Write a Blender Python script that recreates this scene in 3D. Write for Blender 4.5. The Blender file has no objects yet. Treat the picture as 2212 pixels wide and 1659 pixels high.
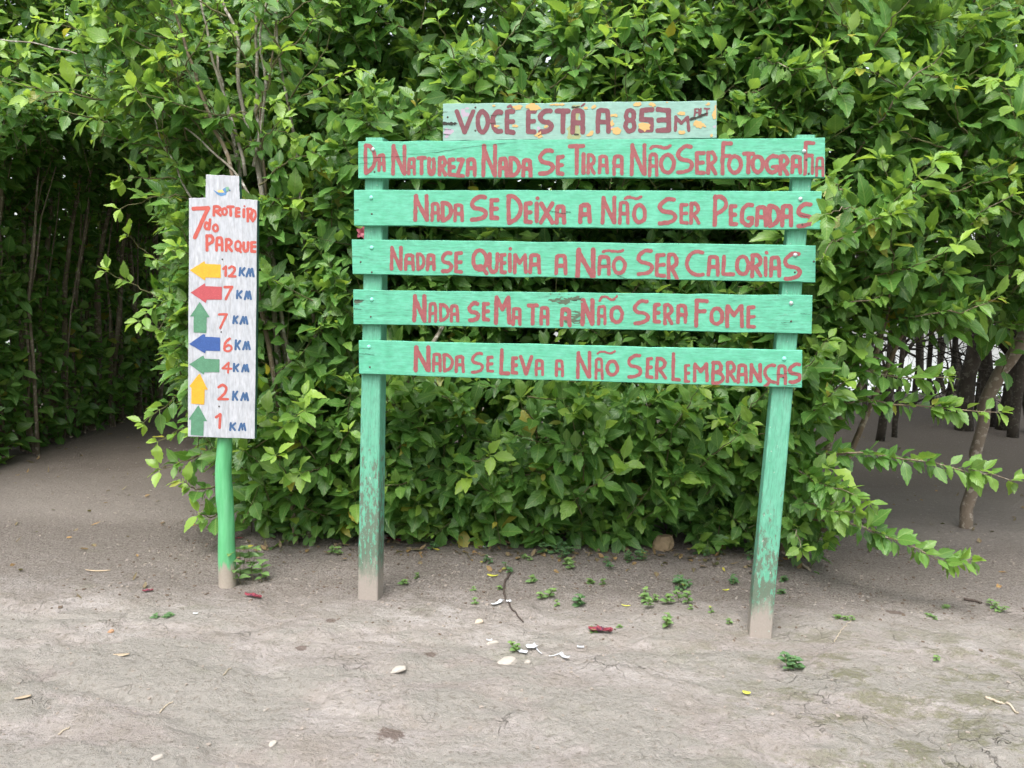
import bpy, math
import numpy as np
from mathutils import Matrix, Vector

# ------------------------------------------------------------------ camera, world, sun, exposure
C = bpy.context.scene.collection
SC = bpy.context.scene
CAM_H, PITCH, ROLL, F = 1.5, math.radians(6.5), math.radians(1.5), 1661.0   # F in pixels of a 2212 wide frame
_f = np.array([0, math.cos(PITCH), -math.sin(PITCH)])
_u0 = np.array([0, math.sin(PITCH), math.cos(PITCH)])
_r0 = np.array([1.0, 0, 0])
_r = _r0 * math.cos(ROLL) + _u0 * math.sin(ROLL)
_u = _u0 * math.cos(ROLL) - _r0 * math.sin(ROLL)
CAM = np.array([0, 0, CAM_H])
cam = bpy.data.objects.new('camera', bpy.data.cameras.new('camera'))
C.objects.link(cam)
cam.data.sensor_width = 36.0
cam.data.lens = 36.0 * F / 2212.0
cam.data.clip_end = 2000
cam.matrix_world = Matrix(((_r[0], _u[0], -_f[0], 0), (_r[1], _u[1], -_f[1], 0), (_r[2], _u[2], -_f[2], CAM_H), (0, 0, 0, 1)))
SC.camera = cam

SUN_EL, SUN_AZ = math.radians(62), math.radians(200)      # azimuth from +Y clockwise: behind the photographer
w = bpy.data.worlds.new('World'); SC.world = w; w.use_nodes = True
nt = w.node_tree; nt.nodes.clear()
wo = nt.nodes.new('ShaderNodeOutputWorld'); bg = nt.nodes.new('ShaderNodeBackground')
sky = nt.nodes.new('ShaderNodeTexSky'); sky.sky_type = 'NISHITA'; sky.sun_disc = False
sky.sun_elevation = SUN_EL; sky.sun_rotation = SUN_AZ
sky.air_density = 1.0; sky.dust_density = 4.0; sky.ozone_density = 1.0
tc = nt.nodes.new('ShaderNodeTexCoord'); sp = nt.nodes.new('ShaderNodeSeparateXYZ'); cb = nt.nodes.new('ShaderNodeCombineXYZ')
ab = nt.nodes.new('ShaderNodeMath'); ab.operation = 'ABSOLUTE'
hs = nt.nodes.new('ShaderNodeHueSaturation'); hs.inputs['Saturation'].default_value = 0.32
nt.links.new(tc.outputs['Generated'], sp.inputs[0]); nt.links.new(sp.outputs[0], cb.inputs[0]); nt.links.new(sp.outputs[1], cb.inputs[1])
nt.links.new(sp.outputs[2], ab.inputs[0]); nt.links.new(ab.outputs[0], cb.inputs[2]); nt.links.new(cb.outputs[0], sky.inputs[0])
nt.links.new(sky.outputs[0], hs.inputs['Color']); nt.links.new(hs.outputs[0], bg.inputs[0]); nt.links.new(bg.outputs[0], wo.inputs[0])
bg.inputs[1].default_value = 0.15
sl = bpy.data.lights.new('sun', 'SUN'); sl.energy = 1.15; sl.angle = math.radians(35); sl.color = (1, 0.98, 0.95)
so = bpy.data.objects.new('sun', sl); C.objects.link(so)
sd = Vector((math.sin(SUN_AZ) * math.cos(SUN_EL), math.cos(SUN_AZ) * math.cos(SUN_EL), math.sin(SUN_EL)))
so.rotation_euler = sd.to_track_quat('Z', 'Y').to_euler(); so.location = (0, -5, 12)
SC.view_settings.view_transform = 'Standard'; SC.view_settings.look = 'None'
SC.view_settings.exposure = 1.5; SC.view_settings.gamma = 1.0; SC.view_settings.use_curve_mapping = False

# ------------------------------------------------------------------ helpers
rng = np.random.default_rng(7)

def nrm(a):
    a = np.asarray(a, float)
    return a / np.maximum(np.linalg.norm(a, axis=-1, keepdims=True), 1e-9)

def ray(u, v):
    return _f + _r * ((u - 1106.0) / F) - _u * ((v - 829.5) / F)

def G(u, v, z=0.0):                       # a pixel's point on the ground
    d = ray(u, v); return CAM + d * ((z - CAM_H) / d[2])

def AT(u, v, y):                          # a pixel's point at depth y
    d = ray(u, v); return CAM + d * (y / d[1])

def _hash(ix, iy, iz, seed):
    h = (ix.astype(np.int64) * 374761393 + iy.astype(np.int64) * 668265263 + iz.astype(np.int64) * 2147483647 + seed * 1274126177) & 0xffffffff
    h = ((h ^ (h >> 13)) * 1274126177) & 0xffffffff
    h = (h ^ (h >> 16)) & 0xffffffff
    return h / 4294967295.0

def vnoise(x, y, z=0.0, seed=0):          # value noise, 0..1
    x, y, z = np.broadcast_arrays(np.asarray(x, float), np.asarray(y, float), np.asarray(z, float))
    ix, iy, iz = np.floor(x), np.floor(y), np.floor(z)
    fx, fy, fz = x - ix, y - iy, z - iz
    fx, fy, fz = [t * t * (3 - 2 * t) for t in (fx, fy, fz)]
    r = 0
    for a in (0, 1):
        for b in (0, 1):
            for c in (0, 1):
                wgt = (fx if a else 1 - fx) * (fy if b else 1 - fy) * (fz if c else 1 - fz)
                r = r + wgt * _hash(ix + a, iy + b, iz + c, seed)
    return r

def fbm(x, y, z=0.0, seed=0, o=4):
    r, a, t = 0, 1.0, 0
    for k in range(o):
        r = r + a * vnoise(np.asarray(x) * 2 ** k, np.asarray(y) * 2 ** k, np.asarray(z) * 2 ** k, seed + k * 17); t += a; a *= 0.5
    return r / t

def sstep(a, b, x):
    t = np.clip((np.asarray(x, float) - a) / (b - a), 0, 1); return t * t * (3 - 2 * t)

def tag(o, label=None, cat=None, group=None, kind=None):
    if label: o['label'] = label
    if cat: o['category'] = cat
    if group: o['group'] = group
    if kind: o['kind'] = kind
    return o

def empty(name, loc, label=None, cat=None, group=None):
    o = bpy.data.objects.new(name, None); o.empty_display_size = 0.1
    C.objects.link(o); o.location = loc
    return tag(o, label, cat, group)

def wloc(o):
    p = np.zeros(3)
    while o is not None:
        p += np.array(o.location); o = o.parent
    return p

class MB:                                 # collects polygons in world coordinates
    def __init__(s): s.v = []; s.f = []; s.m = []; s.uv = []; s.smooth = False
    def add(s, verts, faces, mat=0, uv=None):
        n = len(s.v); s.v.extend([tuple(map(float, p)) for p in verts])
        s.uv.extend([tuple(map(float, p)) for p in (uv if uv is not None else [(0, 0)] * len(verts))])
        for f in faces: s.f.append(tuple(n + i for i in f)); s.m.append(mat)
    def tube(s, pts, rad, k=8, mat=0, cap=True, wob=0.0):
        pts = np.asarray(pts, float); n = len(pts); rad = np.broadcast_to(np.asarray(rad, float), (n,))
        T = nrm(np.gradient(pts, axis=0)); ref = np.array([0.0, 1, 0.13])
        a = nrm(np.cross(T, ref)); b = np.cross(T, a)
        ang = np.arange(k) * 2 * math.pi / k
        V = []; U = []; acc = 0
        for i in range(n):
            if i: acc += np.linalg.norm(pts[i] - pts[i - 1])
            rr = rad[i] * (1 + wob * (vnoise(np.cos(ang) * 1.5 + 9, np.sin(ang) * 1.5 + 5, acc * 9, 3) - 0.5) * 2)
            V.extend(pts[i] + rr[:, None] * (np.cos(ang)[:, None] * a[i] + np.sin(ang)[:, None] * b[i]))
            U.extend([(j / k * 2 * math.pi * rad[i], acc) for j in range(k)])
        Fc = [(i * k + j, i * k + (j + 1) % k, (i + 1) * k + (j + 1) % k, (i + 1) * k + j) for i in range(n - 1) for j in range(k)]
        if cap: Fc += [tuple(range(k))[::-1], tuple((n - 1) * k + j for j in range(k))]
        s.add(V, Fc, mat, U)
    def build(s, name, mats, parent=None, smooth=False):
        me = bpy.data.meshes.new(name)
        off = wloc(parent) if parent is not None else np.zeros(3)
        me.from_pydata([tuple(np.array(p) - off) for p in s.v], [], s.f)
        for m in (mats if isinstance(mats, (list, tuple)) else [mats]): me.materials.append(m)
        me.polygons.foreach_set('material_index', s.m)
        if smooth: me.polygons.foreach_set('use_smooth', [True] * len(s.f))
        ul = me.uv_layers.new(name='UVMap')
        li = np.zeros(len(me.loops), np.int32); me.loops.foreach_get('vertex_index', li)
        ul.data.foreach_set('uv', np.array(s.uv)[li].ravel())
        me.update()
        o = bpy.data.objects.new(name, me); C.objects.link(o)
        if parent is not None: o.parent = parent
        return o

def quads_mesh(name, V, Q, mat, parent=None, attrs=None, smooth=True):   # big quad meshes from arrays
    me = bpy.data.meshes.new(name)
    off = wloc(parent) if parent is not None else np.zeros(3)
    V = np.ascontiguousarray(V - off, dtype=np.float32); Q = np.ascontiguousarray(Q, dtype=np.int32)
    me.vertices.add(len(V)); me.vertices.foreach_set('co', V.ravel())
    me.loops.add(Q.size); me.loops.foreach_set('vertex_index', Q.ravel())
    me.polygons.add(len(Q)); me.polygons.foreach_set('loop_start', np.arange(0, Q.size, 4, dtype=np.int32))
    me.polygons.foreach_set('use_smooth', np.full(len(Q), smooth))
    me.materials.append(mat)
    for k, a in (attrs or {}).items():
        at = me.attributes.new(k, 'FLOAT_VECTOR', 'POINT'); at.data.foreach_set('vector', np.ascontiguousarray(a, dtype=np.float32).ravel())
    me.update(calc_edges=True)
    o = bpy.data.objects.new(name, me); C.objects.link(o)
    if parent is not None: o.parent = parent
    return o

# ------------------------------------------------------------------ materials
def newmat(name):
    m = bpy.data.materials.new(name); m.use_nodes = True
    t = m.node_tree; t.nodes.clear()
    out = t.nodes.new('ShaderNodeOutputMaterial'); b = t.nodes.new('ShaderNodeBsdfPrincipled')
    t.links.new(b.outputs[0], out.inputs[0])
    return m, t, b, out

def N(t, kind, **kw):
    n = t.nodes.new('ShaderNode' + kind)
    for k, v in kw.items():
        if k.startswith('i_'): n.inputs[k[2:].replace('_', ' ')].default_value = v
        else: setattr(n, k, v)
    return n

def link(t, a, b): t.links.new(a, b)

def ramp(t, fac, stops):
    n = t.nodes.new('ShaderNodeValToRGB'); e = n.color_ramp.elements
    while len(e) < len(stops): e.new(0.5)
    for i, (p, c) in enumerate(stops):
        e[i].position = p; e[i].color = (c, c, c, 1) if not isinstance(c, (tuple, list)) else (*c, 1)
    if fac is not None: link(t, fac, n.inputs[0])
    return n.outputs[0]

def mix(t, fac, a, b, blend='MIX'):
    n = t.nodes.new('ShaderNodeMix'); n.data_type = 'RGBA'; n.blend_type = blend
    for s, v in ((n.inputs[0], fac), (n.inputs[6], a), (n.inputs[7], b)):
        if hasattr(v, 'node'): link(t, v, s)
        elif isinstance(v, (tuple, list)): s.default_value = (*v, 1)
        else: s.default_value = v
    return n.outputs[2]

def mth(t, op, a, b=None, c=None):
    n = t.nodes.new('ShaderNodeMath'); n.operation = op
    for i, v in enumerate((a, b, c)):
        if v is None: continue
        if hasattr(v, 'node'): link(t, v, n.inputs[i])
        else: n.inputs[i].default_value = v
    return n.outputs[0]

def noise(t, vec, scale, detail=4, rough=0.55, dist=0.0):
    n = N(t, 'TexNoise'); n.inputs['Scale'].default_value = scale; n.inputs['Detail'].default_value = detail
    n.inputs['Roughness'].default_value = rough; n.inputs['Distortion'].default_value = dist
    if vec is not None: link(t, vec, n.inputs['Vector'])
    return n.outputs[0]

def mapv(t, vec, scale=(1, 1, 1), loc=(0, 0, 0)):
    n = N(t, 'Mapping'); n.inputs['Scale'].default_value = scale; n.inputs['Location'].default_value = loc
    link(t, vec, n.inputs['Vector']); return n.outputs[0]

def bump(t, h, b, strength=0.5, dist=0.002, prev=None):
    n = N(t, 'Bump'); n.inputs['Strength'].default_value = strength; n.inputs['Distance'].default_value = dist
    link(t, h, n.inputs['Height'])
    if prev is not None: link(t, prev, n.inputs['Normal'])
    if b is not None: link(t, n.outputs[0], b.inputs['Normal'])
    return n.outputs[0]

def leaf_mat(name, mature, mature2, young, gloss=0.42, trans=0.3):
    m, t, b, out = newmat(name)
    ui = N(t, 'Attribute', attribute_name='leafuv'); ii = N(t, 'Attribute', attribute_name='leafid')
    su = N(t, 'SeparateXYZ'); link(t, ui.outputs['Vector'], su.inputs[0])
    si = N(t, 'SeparateXYZ'); link(t, ii.outputs['Vector'], si.inputs[0])
    au = mth(t, 'ABSOLUTE', su.outputs[0])
    col = mix(t, si.outputs[0], mature, mature2)
    col = mix(t, si.outputs[1], col, young)
    col = mix(t, si.outputs[2], col, (0.42, 0.36, 0.06))
    # side veins and midrib
    ph = mth(t, 'FRACT', mth(t, 'MULTIPLY', mth(t, 'SUBTRACT', su.outputs[1], mth(t, 'MULTIPLY', au, 0.32)), 7.0))
    vein = mth(t, 'LESS_THAN', mth(t, 'ABSOLUTE', mth(t, 'SUBTRACT', ph, 0.5)), 0.07)
    mid = mth(t, 'LESS_THAN', au, 0.07)
    lines = mth(t, 'MAXIMUM', mth(t, 'MULTIPLY', vein, 0.5), mth(t, 'MULTIPLY', mid, 0.9))
    lighter = mix(t, 0.5, col, (0.30, 0.42, 0.14))
    col = mix(t, lines, col, lighter)
    geo = N(t, 'NewGeometry')
    nz = noise(t, geo.outputs['Position'], 60, 3)
    col = mix(t, ramp(t, nz, [(0.35, 0.0), (0.75, 0.35)]), col, mix(t, 1.0, col, (0.75, 0.8, 0.5), 'MULTIPLY'))
    under = mix(t, 0.45, col, (0.22, 0.30, 0.14))
    col = mix(t, mth(t, 'MULTIPLY', geo.outputs['Backfacing'], 0.8), col, under)
    link(t, col, b.inputs['Base Color'])
    b.inputs['Roughness'].default_value = gloss; b.inputs['Specular IOR Level'].default_value = 0.5
    hgt = mth(t, 'ABSOLUTE', mth(t, 'SUBTRACT', ph, 0.5))
    hgt = mth(t, 'ADD', hgt, mth(t, 'MULTIPLY', nz, 0.5))
    bn = bump(t, hgt, b, 0.55, 0.0022)
    tr = N(t, 'BsdfTranslucent'); link(t, mix(t, 1.0, col, (1.5, 1.45, 0.55), 'MULTIPLY'), tr.inputs[0]); link(t, bn, tr.inputs['Normal'])
    ms = N(t, 'MixShader'); ms.inputs[0].default_value = trans
    link(t, b.outputs[0], ms.inputs[1]); link(t, tr.outputs[0], ms.inputs[2]); link(t, ms.outputs[0], out.inputs[0])
    return m

def bark_mat(name, c1, c2, c3=None, scale=18):
    m, t, b, out = newmat(name)
    geo = N(t, 'NewGeometry'); p = geo.outputs['Position']
    n1 = noise(t, mapv(t, p, (1, 1, 0.35)), scale, 5, 0.65)
    col = mix(t, ramp(t, n1, [(0.35, 0.0), (0.65, 1.0)]), c1, c2)
    if c3: col = mix(t, ramp(t, noise(t, p, scale * 1.7, 3), [(0.55, 0.0), (0.62, 1.0)]), col, c3)
    link(t, col, b.inputs['Base Color']); b.inputs['Roughness'].default_value = 0.9; b.inputs['Specular IOR Level'].default_value = 0.2
    bump(t, noise(t, mapv(t, p, (1, 1, 0.3)), scale * 4, 4), b, 0.7, 0.004)
    return m

def plain_mat(name, c, rough=0.6, var=0.2, scale=30, metal=0.0):
    m, t, b, out = newmat(name)
    geo = N(t, 'NewGeometry')
    nz = noise(t, geo.outputs['Position'], scale, 4)
    dk = tuple(x * (1 - var) for x in c)
    link(t, mix(t, nz, c, dk), b.inputs['Base Color'])
    b.inputs['Roughness'].default_value = rough; b.inputs['Metallic'].default_value = metal
    bump(t, noise(t, geo.outputs['Position'], scale * 5, 3), b, 0.3, 0.002)
    return m

def paint_wood(name, c1, c2, grime, wear=0.5, vertical=False, wood=(0.16, 0.15, 0.12), seed=0.0, flake=None):
    # painted plank; UV in metres, grain along u (or v)
    m, t, b, out = newmat(name)
    uv = N(t, 'UVMap').outputs[0]
    st = (9, 1, 1) if vertical else (1, 9, 1)
    sb = (1, 0.45, 1) if vertical else (0.6, 1, 1)
    blot = noise(t, mapv(t, uv, sb, (seed, seed, 0)), 26, 4, 0.6)
    mott = noise(t, mapv(t, uv, (1, 0.25, 1) if vertical else (0.45, 1, 1), (seed + 5, 1, 0)), 75, 3, 0.6)
    grain = noise(t, mapv(t, uv, tuple(a * (1.3 if a > 1 else 0.9) for a in st), (seed, 3, 0)), 12, 6, 0.7, 0.3)
    fine = noise(t, mapv(t, uv, tuple(a * (5 if a > 1 else 4) for a in st), (seed, 7, 0)), 9, 4, 0.7)
    col = mix(t, ramp(t, blot, [(0.3, 0.0), (0.7, 1.0)]), c1, c2)
    col = mix(t, ramp(t, mott, [(0.40, 0.0), (0.74, 0.75)]), col, tuple(x * 0.68 for x in c2))
    gm = mth(t, 'MULTIPLY', ramp(t, grain, [(0.46, 0.0), (0.66, 1.0)]), ramp(t, fine, [(0.40, 0.1), (0.58, 1.0)]))
    col = mix(t, mth(t, 'MULTIPLY', gm, wear), col, grime)
    worn = mth(t, 'MULTIPLY', ramp(t, mth(t, 'ADD', mth(t, 'MULTIPLY', fine, 0.6), mth(t, 'MULTIPLY', blot, 0.4)), [(0.60, 0.0), (0.68, 1.0)]), wear)
    col = mix(t, worn, col, wood)
    if flake:
        fl = noise(t, mapv(t, uv, (1, 1.3, 1), (seed + 9, 2, 0)), 17, 5, 0.62, 0.2)
        col = mix(t, ramp(t, fl, [(0.655, 0.0), (0.665, 1.0)]), col, flake)
    link(t, col, b.inputs['Base Color'])
    b.inputs['Roughness'].default_value = 0.62; b.inputs['Specular IOR Level'].default_value = 0.3
    bump(t, mth(t, 'ADD', fine, mth(t, 'MULTIPLY', grain, 0.8)), b, 0.45, 0.002)
    return m

M = {}
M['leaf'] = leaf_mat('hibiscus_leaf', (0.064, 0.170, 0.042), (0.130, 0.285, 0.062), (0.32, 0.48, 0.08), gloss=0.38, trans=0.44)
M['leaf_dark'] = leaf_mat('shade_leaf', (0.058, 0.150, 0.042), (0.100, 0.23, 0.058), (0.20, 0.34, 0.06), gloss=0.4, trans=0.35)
M['leaf_far'] = leaf_mat('tree_leaf', (0.05, 0.12, 0.022), (0.11, 0.22, 0.035), (0.32, 0.42, 0.06), trans=0.45)
M['weed'] = leaf_mat('weed_leaf', (0.10, 0.19, 0.07), (0.15, 0.27, 0.095), (0.24, 0.37, 0.11), gloss=0.5)
M['weed_dark'] = leaf_mat('dark_weed_leaf', (0.055, 0.14, 0.065), (0.085, 0.19, 0.085), (0.14, 0.25, 0.10), gloss=0.5)
M['twig'] = bark_mat('green_twig', (0.10, 0.085, 0.045), (0.15, 0.15, 0.07), None, 30)
M['stem'] = bark_mat('grey_stem', (0.17, 0.148, 0.115), (0.30, 0.272, 0.22), (0.44, 0.42, 0.37), 26)
M['stem_dark'] = bark_mat('brown_stem', (0.13, 0.10, 0.07), (0.24, 0.19, 0.13), (0.30, 0.27, 0.21), 18)
M['stem_shade'] = bark_mat('shaded_stem', (0.11, 0.09, 0.065), (0.20, 0.165, 0.12), (0.28, 0.25, 0.20), 18)
M['trunk'] = bark_mat('tree_bark', (0.032, 0.027, 0.022), (0.058, 0.048, 0.038), (0.085, 0.077, 0.063), 12)
M['trunk_pale'] = bark_mat('pale_bark', (0.16, 0.125, 0.095), (0.24, 0.195, 0.15), (0.34, 0.30, 0.25), 14)

# ------------------------------------------------------------------ ground
FEET = [G(793, 1298), G(1642, 1381), G(490, 1266)]
def ground_h(x, y):
    x = np.asarray(x, float); y = np.asarray(y, float)
    h = 0.030 * (fbm(x * 0.9, y * 0.9, 0, 11, 3) - 0.5)
    r = np.abs(fbm(x * 1.3 + 0.25 * y, y * 2.1, 0, 23, 4) - 0.5) * 2          # dry mud ledges
    h += 0.016 * sstep(0.02, 0.20, r) * sstep(4.6, 3.4, y)
    led = fbm(x * 0.75 + 4, y * 1.5, 0, 37, 4)
    h += 0.014 * sstep(0.50, 0.525, led) * sstep(3.6, 2.6, y)
    near = sstep(6.0, 4.5, y) * (np.abs(x) < 3.6)
    h += 0.012 * (fbm(x * 6, y * 8, 0, 51, 4) - 0.5) + 0.009 * near * (fbm(x * 19, y * 27, 0, 57, 4) - 0.5)
    sl = fbm(x * 2.2 + 9, y * 3.6, 0, 63, 5); h += 0.010 * near * (sstep(0.47, 0.485, sl) + sstep(0.56, 0.57, sl)) * sstep(3.9, 3.2, y)
    h += 0.045 * sstep(3.8, 4.25, y) * sstep(-1.9, -1.3, x) * sstep(2.2, 1.5, x)   # bank at the hedge foot
    for p_ in FEET: h *= 1 - 0.95 * np.exp(-((x - p_[0]) ** 2 + (y - p_[1]) ** 2) / 0.05)
    for p_ in FEET: h += 0.004 * np.exp(-((x - p_[0]) ** 2 + (y - p_[1] - 0.03) ** 2) / 0.0125)
    h -= np.clip((y - 13.5) * 0.17, 0, 200)
    return h

def GH(u, v):                             # a pixel's point on the uneven ground
    p = G(u, v)
    for _ in range(6): p = G(u, v, float(ground_h(p[0], p[1])))
    return p

gx = np.unique(np.concatenate([np.linspace(-3.4, 3.4, 500), -3.4 - np.geomspace(0.03, 500, 70), 3.4 + np.geomspace(0.03, 500, 70)]))
gy = np.unique(np.concatenate([np.linspace(1.2, 4.6, 330), 4.6 + np.geomspace(0.015, 700, 170), 1.2 - np.geomspace(0.03, 500, 60)]))
X, Y = np.meshgrid(gx, gy); Z = ground_h(X, Y)
nx, ny = len(gx), len(gy)
idx = np.arange(nx * ny).reshape(ny, nx)
Q = np.stack([idx[:-1, :-1], idx[:-1, 1:], idx[1:, 1:], idx[1:, :-1]], -1).reshape(-1, 4)

def ground_mat():
    m, t, b, out = newmat('dry_dirt')
    geo = N(t, 'NewGeometry'); p = geo.outputs['Position']
    s = N(t, 'SeparateXYZ'); link(t, p, s.inputs[0])
    big = noise(t, mapv(t, p, (1, 1.5, 1)), 1.3, 5, 0.6)
    med = noise(t, mapv(t, p, (1, 1.4, 1)), 6, 6, 0.65, 0.4)
    fine = noise(t, p, 48, 5, 0.7)
    grit = noise(t, p, 170, 3, 0.7)
    col = mix(t, ramp(t, big, [(0.35, 0.0), (0.65, 1.0)]), (0.305, 0.268, 0.248), (0.405, 0.372, 0.352))
    col = mix(t, ramp(t, med, [(0.40, 0.0), (0.72, 0.8)]), col, (0.265, 0.235, 0.200))
    # greyer, crusted slab of dried mud in front of the sign
    crust = mth(t, 'MULTIPLY', ramp(t, noise(t, mapv(t, p, (0.8, 1.6, 1), (3, 0, 0)), 1.7, 5, 0.6, 0.5), [(0.47, 0.0), (0.53, 1.0)]),
                ramp(t, mth(t, 'MULTIPLY', s.outputs[1], 0.25), [(0.80, 1.0), (0.92, 0.0)]))
    col = mix(t, mth(t, 'MULTIPLY', crust, 0.85), col, mix(t, med, (0.255, 0.240, 0.212), (0.325, 0.305, 0.276)))
    # soil darker and browner from the hedge line back, some shade painted in
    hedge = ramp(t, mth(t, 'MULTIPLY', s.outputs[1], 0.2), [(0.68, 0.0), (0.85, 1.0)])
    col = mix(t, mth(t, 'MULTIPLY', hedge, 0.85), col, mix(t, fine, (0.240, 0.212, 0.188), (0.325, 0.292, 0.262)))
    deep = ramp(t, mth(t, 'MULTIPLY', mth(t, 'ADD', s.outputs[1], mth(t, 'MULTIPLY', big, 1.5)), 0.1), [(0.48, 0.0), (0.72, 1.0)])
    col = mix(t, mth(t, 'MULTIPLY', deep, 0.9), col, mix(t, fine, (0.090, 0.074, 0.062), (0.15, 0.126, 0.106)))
    # moss film, lower right
    mk = mth(t, 'MULTIPLY', ramp(t, mth(t, 'MULTIPLY', s.outputs[0], 0.3), [(0.16, 0.0), (0.36, 1.0)]), ramp(t, mth(t, 'MULTIPLY', s.outputs[1], 0.25), [(0.78, 1.0), (0.90, 0.0)]))
    mk = mth(t, 'MULTIPLY', mk, ramp(t, noise(t, mapv(t, p, (1, 1.7, 1), (1.3, 4, 0)), 4.2, 6, 0.75), [(0.50, 0.0), (0.58, 0.9)]))
    mk = mth(t, 'MULTIPLY', mk, ramp(t, fine, [(0.3, 0.45), (0.6, 1.0)]))
    col = mix(t, mth(t, 'MULTIPLY', mk, 0.9), col, (0.150, 0.148, 0.080))
    mk2 = mth(t, 'MULTIPLY', ramp(t, noise(t, mapv(t, p, (1, 1.6, 1), (7, 2, 0)), 2.2, 6, 0.7), [(0.60, 0.0), (0.70, 1.0)]), 0.5)
    col = mix(t, mth(t, 'MULTIPLY', mk2, ramp(t, mth(t, 'MULTIPLY', s.outputs[1], 0.2), [(0.80, 1.0), (0.9, 0.0)])), col, (0.22, 0.215, 0.155))
    # loose brown crumbly soil on the bank between posts and hedge
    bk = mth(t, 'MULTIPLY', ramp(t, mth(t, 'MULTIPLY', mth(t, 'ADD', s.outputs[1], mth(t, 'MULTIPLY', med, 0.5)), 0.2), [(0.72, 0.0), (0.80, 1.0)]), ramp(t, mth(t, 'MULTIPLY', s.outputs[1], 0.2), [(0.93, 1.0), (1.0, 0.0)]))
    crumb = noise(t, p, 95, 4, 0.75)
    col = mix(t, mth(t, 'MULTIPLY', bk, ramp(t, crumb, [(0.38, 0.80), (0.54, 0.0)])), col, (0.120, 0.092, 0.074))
    # small dark stains with shapes of their own
    for (u, v, rx, ry) in ((845, 1600, 0.055, 0.05), (930, 1424, 0.035, 0.03), (650, 1402, 0.03, 0.025), (715, 1350, 0.03, 0.03), (1930, 1330, 0.05, 0.04)):
        g = G(u, v)
        d = N(t, 'VectorMath', operation='DISTANCE'); link(t, mapv(t, p, (1 / rx, 1 / ry, 0), (-g[0] / rx, -g[1] / ry, 0)), d.inputs[0]); d.inputs[1].default_value = (0, 0, 0)
        k = mth(t, 'ADD', d.outputs['Value'], mth(t, 'MULTIPLY', mth(t, 'SUBTRACT', fine, 0.5), 1.8))
        col = mix(t, mth(t, 'MULTIPLY', ramp(t, k, [(0.7, 1.0), (1.0, 0.0)]), 0.8), col, (0.135, 0.095, 0.08))
    col = mix(t, ramp(t, fine, [(0.32, 0.75), (0.47, 0.0)]), col, (0.17, 0.145, 0.118))
    flk = noise(t, mapv(t, p, (1, 1.25, 1)), 34, 6, 0.75, 0.6)
    col = mix(t, ramp(t, flk, [(0.60, 0.0), (0.70, 0.75)]), col, (0.19, 0.165, 0.135))
    col = mix(t, ramp(t, flk, [(0.30, 0.6), (0.40, 0.0)]), col, (0.50, 0.46, 0.415))
    col = mix(t, ramp(t, grit, [(0.62, 0.0), (0.72, 0.6)]), col, (0.50, 0.45, 0.40))
    # hairline cracks
    vo = N(t, 'TexVoronoi', feature='DISTANCE_TO_EDGE'); vo.inputs['Scale'].default_value = 3.6
    dv = mix(t, 0.12, p, N(t, 'TexNoise').outputs['Color'])
    wn = N(t, 'TexNoise'); wn.inputs['Scale'].default_value = 5; wn.inputs['Detail'].default_value = 5; link(t, p, wn.inputs['Vector'])
    va = N(t, 'VectorMath', operation='MULTIPLY_ADD'); link(t, wn.outputs['Color'], va.inputs[0]); va.inputs[1].default_value = (0.5, 0.5, 0.5); link(t, p, va.inputs[2])
    link(t, va.outputs[0], vo.inputs['Vector'])
    cr = mth(t, 'MULTIPLY', ramp(t, vo.outputs['Distance'], [(0.0, 1.0), (0.014, 0.0)]), ramp(t, noise(t, p, 1.9, 3), [(0.53, 0.0), (0.62, 1.0)]))
    cr = mth(t, 'MULTIPLY', cr, ramp(t, mth(t, 'MULTIPLY', s.outputs[1], 0.25), [(0.82, 1.0), (0.95, 0.0)]))
    col = mix(t, mth(t, 'MULTIPLY', cr, 0.4), col, (0.15, 0.13, 0.105))
    link(t, col, b.inputs['Base Color']); b.inputs['Roughness'].default_value = 0.95; b.inputs['Specular IOR Level'].default_value = 0.15
    hgt = mth(t, 'ADD', mth(t, 'MULTIPLY', med, 1.2), mth(t, 'ADD', mth(t, 'MULTIPLY', fine, 0.8), mth(t, 'MULTIPLY', grit, 0.25)))
    hgt = mth(t, 'SUBTRACT', hgt, mth(t, 'MULTIPLY', cr, 0.8))
    hgt = mth(t, 'ADD', hgt, mth(t, 'MULTIPLY', flk, 0.9))
    hgt = mth(t, 'ADD', hgt, mth(t, 'MULTIPLY', crumb, mth(t, 'MULTIPLY', bk, 1.2)))
    bump(t, hgt, b, 1.0, 0.02)
    return m
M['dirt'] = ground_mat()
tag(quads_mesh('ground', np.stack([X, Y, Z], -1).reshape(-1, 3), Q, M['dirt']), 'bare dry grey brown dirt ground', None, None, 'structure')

# ------------------------------------------------------------------ leaves and shoots
def leaf_template(R, serr=True, petiole=True):
    t = np.linspace(0, 1, R + 1)
    wd = np.sin(np.pi * np.clip(t, 0, 1) ** 0.80) ** 0.95 * (1 - 0.15 * t)
    wd = wd / wd.max() * 0.5
    wd[0] = 0.03; wd[-1] = 0.012
    te = t.copy()
    if serr:
        for i in range(1, R):
            if i % 2 == 0: wd[i] *= 0.86
            else: te[i] += 0.035
    rows = [(tt, ee, ww) for tt, ee, ww in zip(t, te, wd)]
    if petiole: rows = [(-0.2, -0.2, 0.02)] + rows
    V = []
    for tt, ee, ww in rows: V += [(ee - 0.02, -ww), (tt, 0.0), (ee - 0.02, ww)]
    n = len(rows); Qd = []
    for i in range(n - 1):
        a = 3 * i
        Qd += [(a, a + 1, a + 4, a + 3), (a + 1, a + 2, a + 5, a + 4)]
    return np.array(V), np.array(Qd, int)
TN = leaf_template(10); TF = leaf_template(5, False, False); TW = leaf_template(5, False, False)

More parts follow.
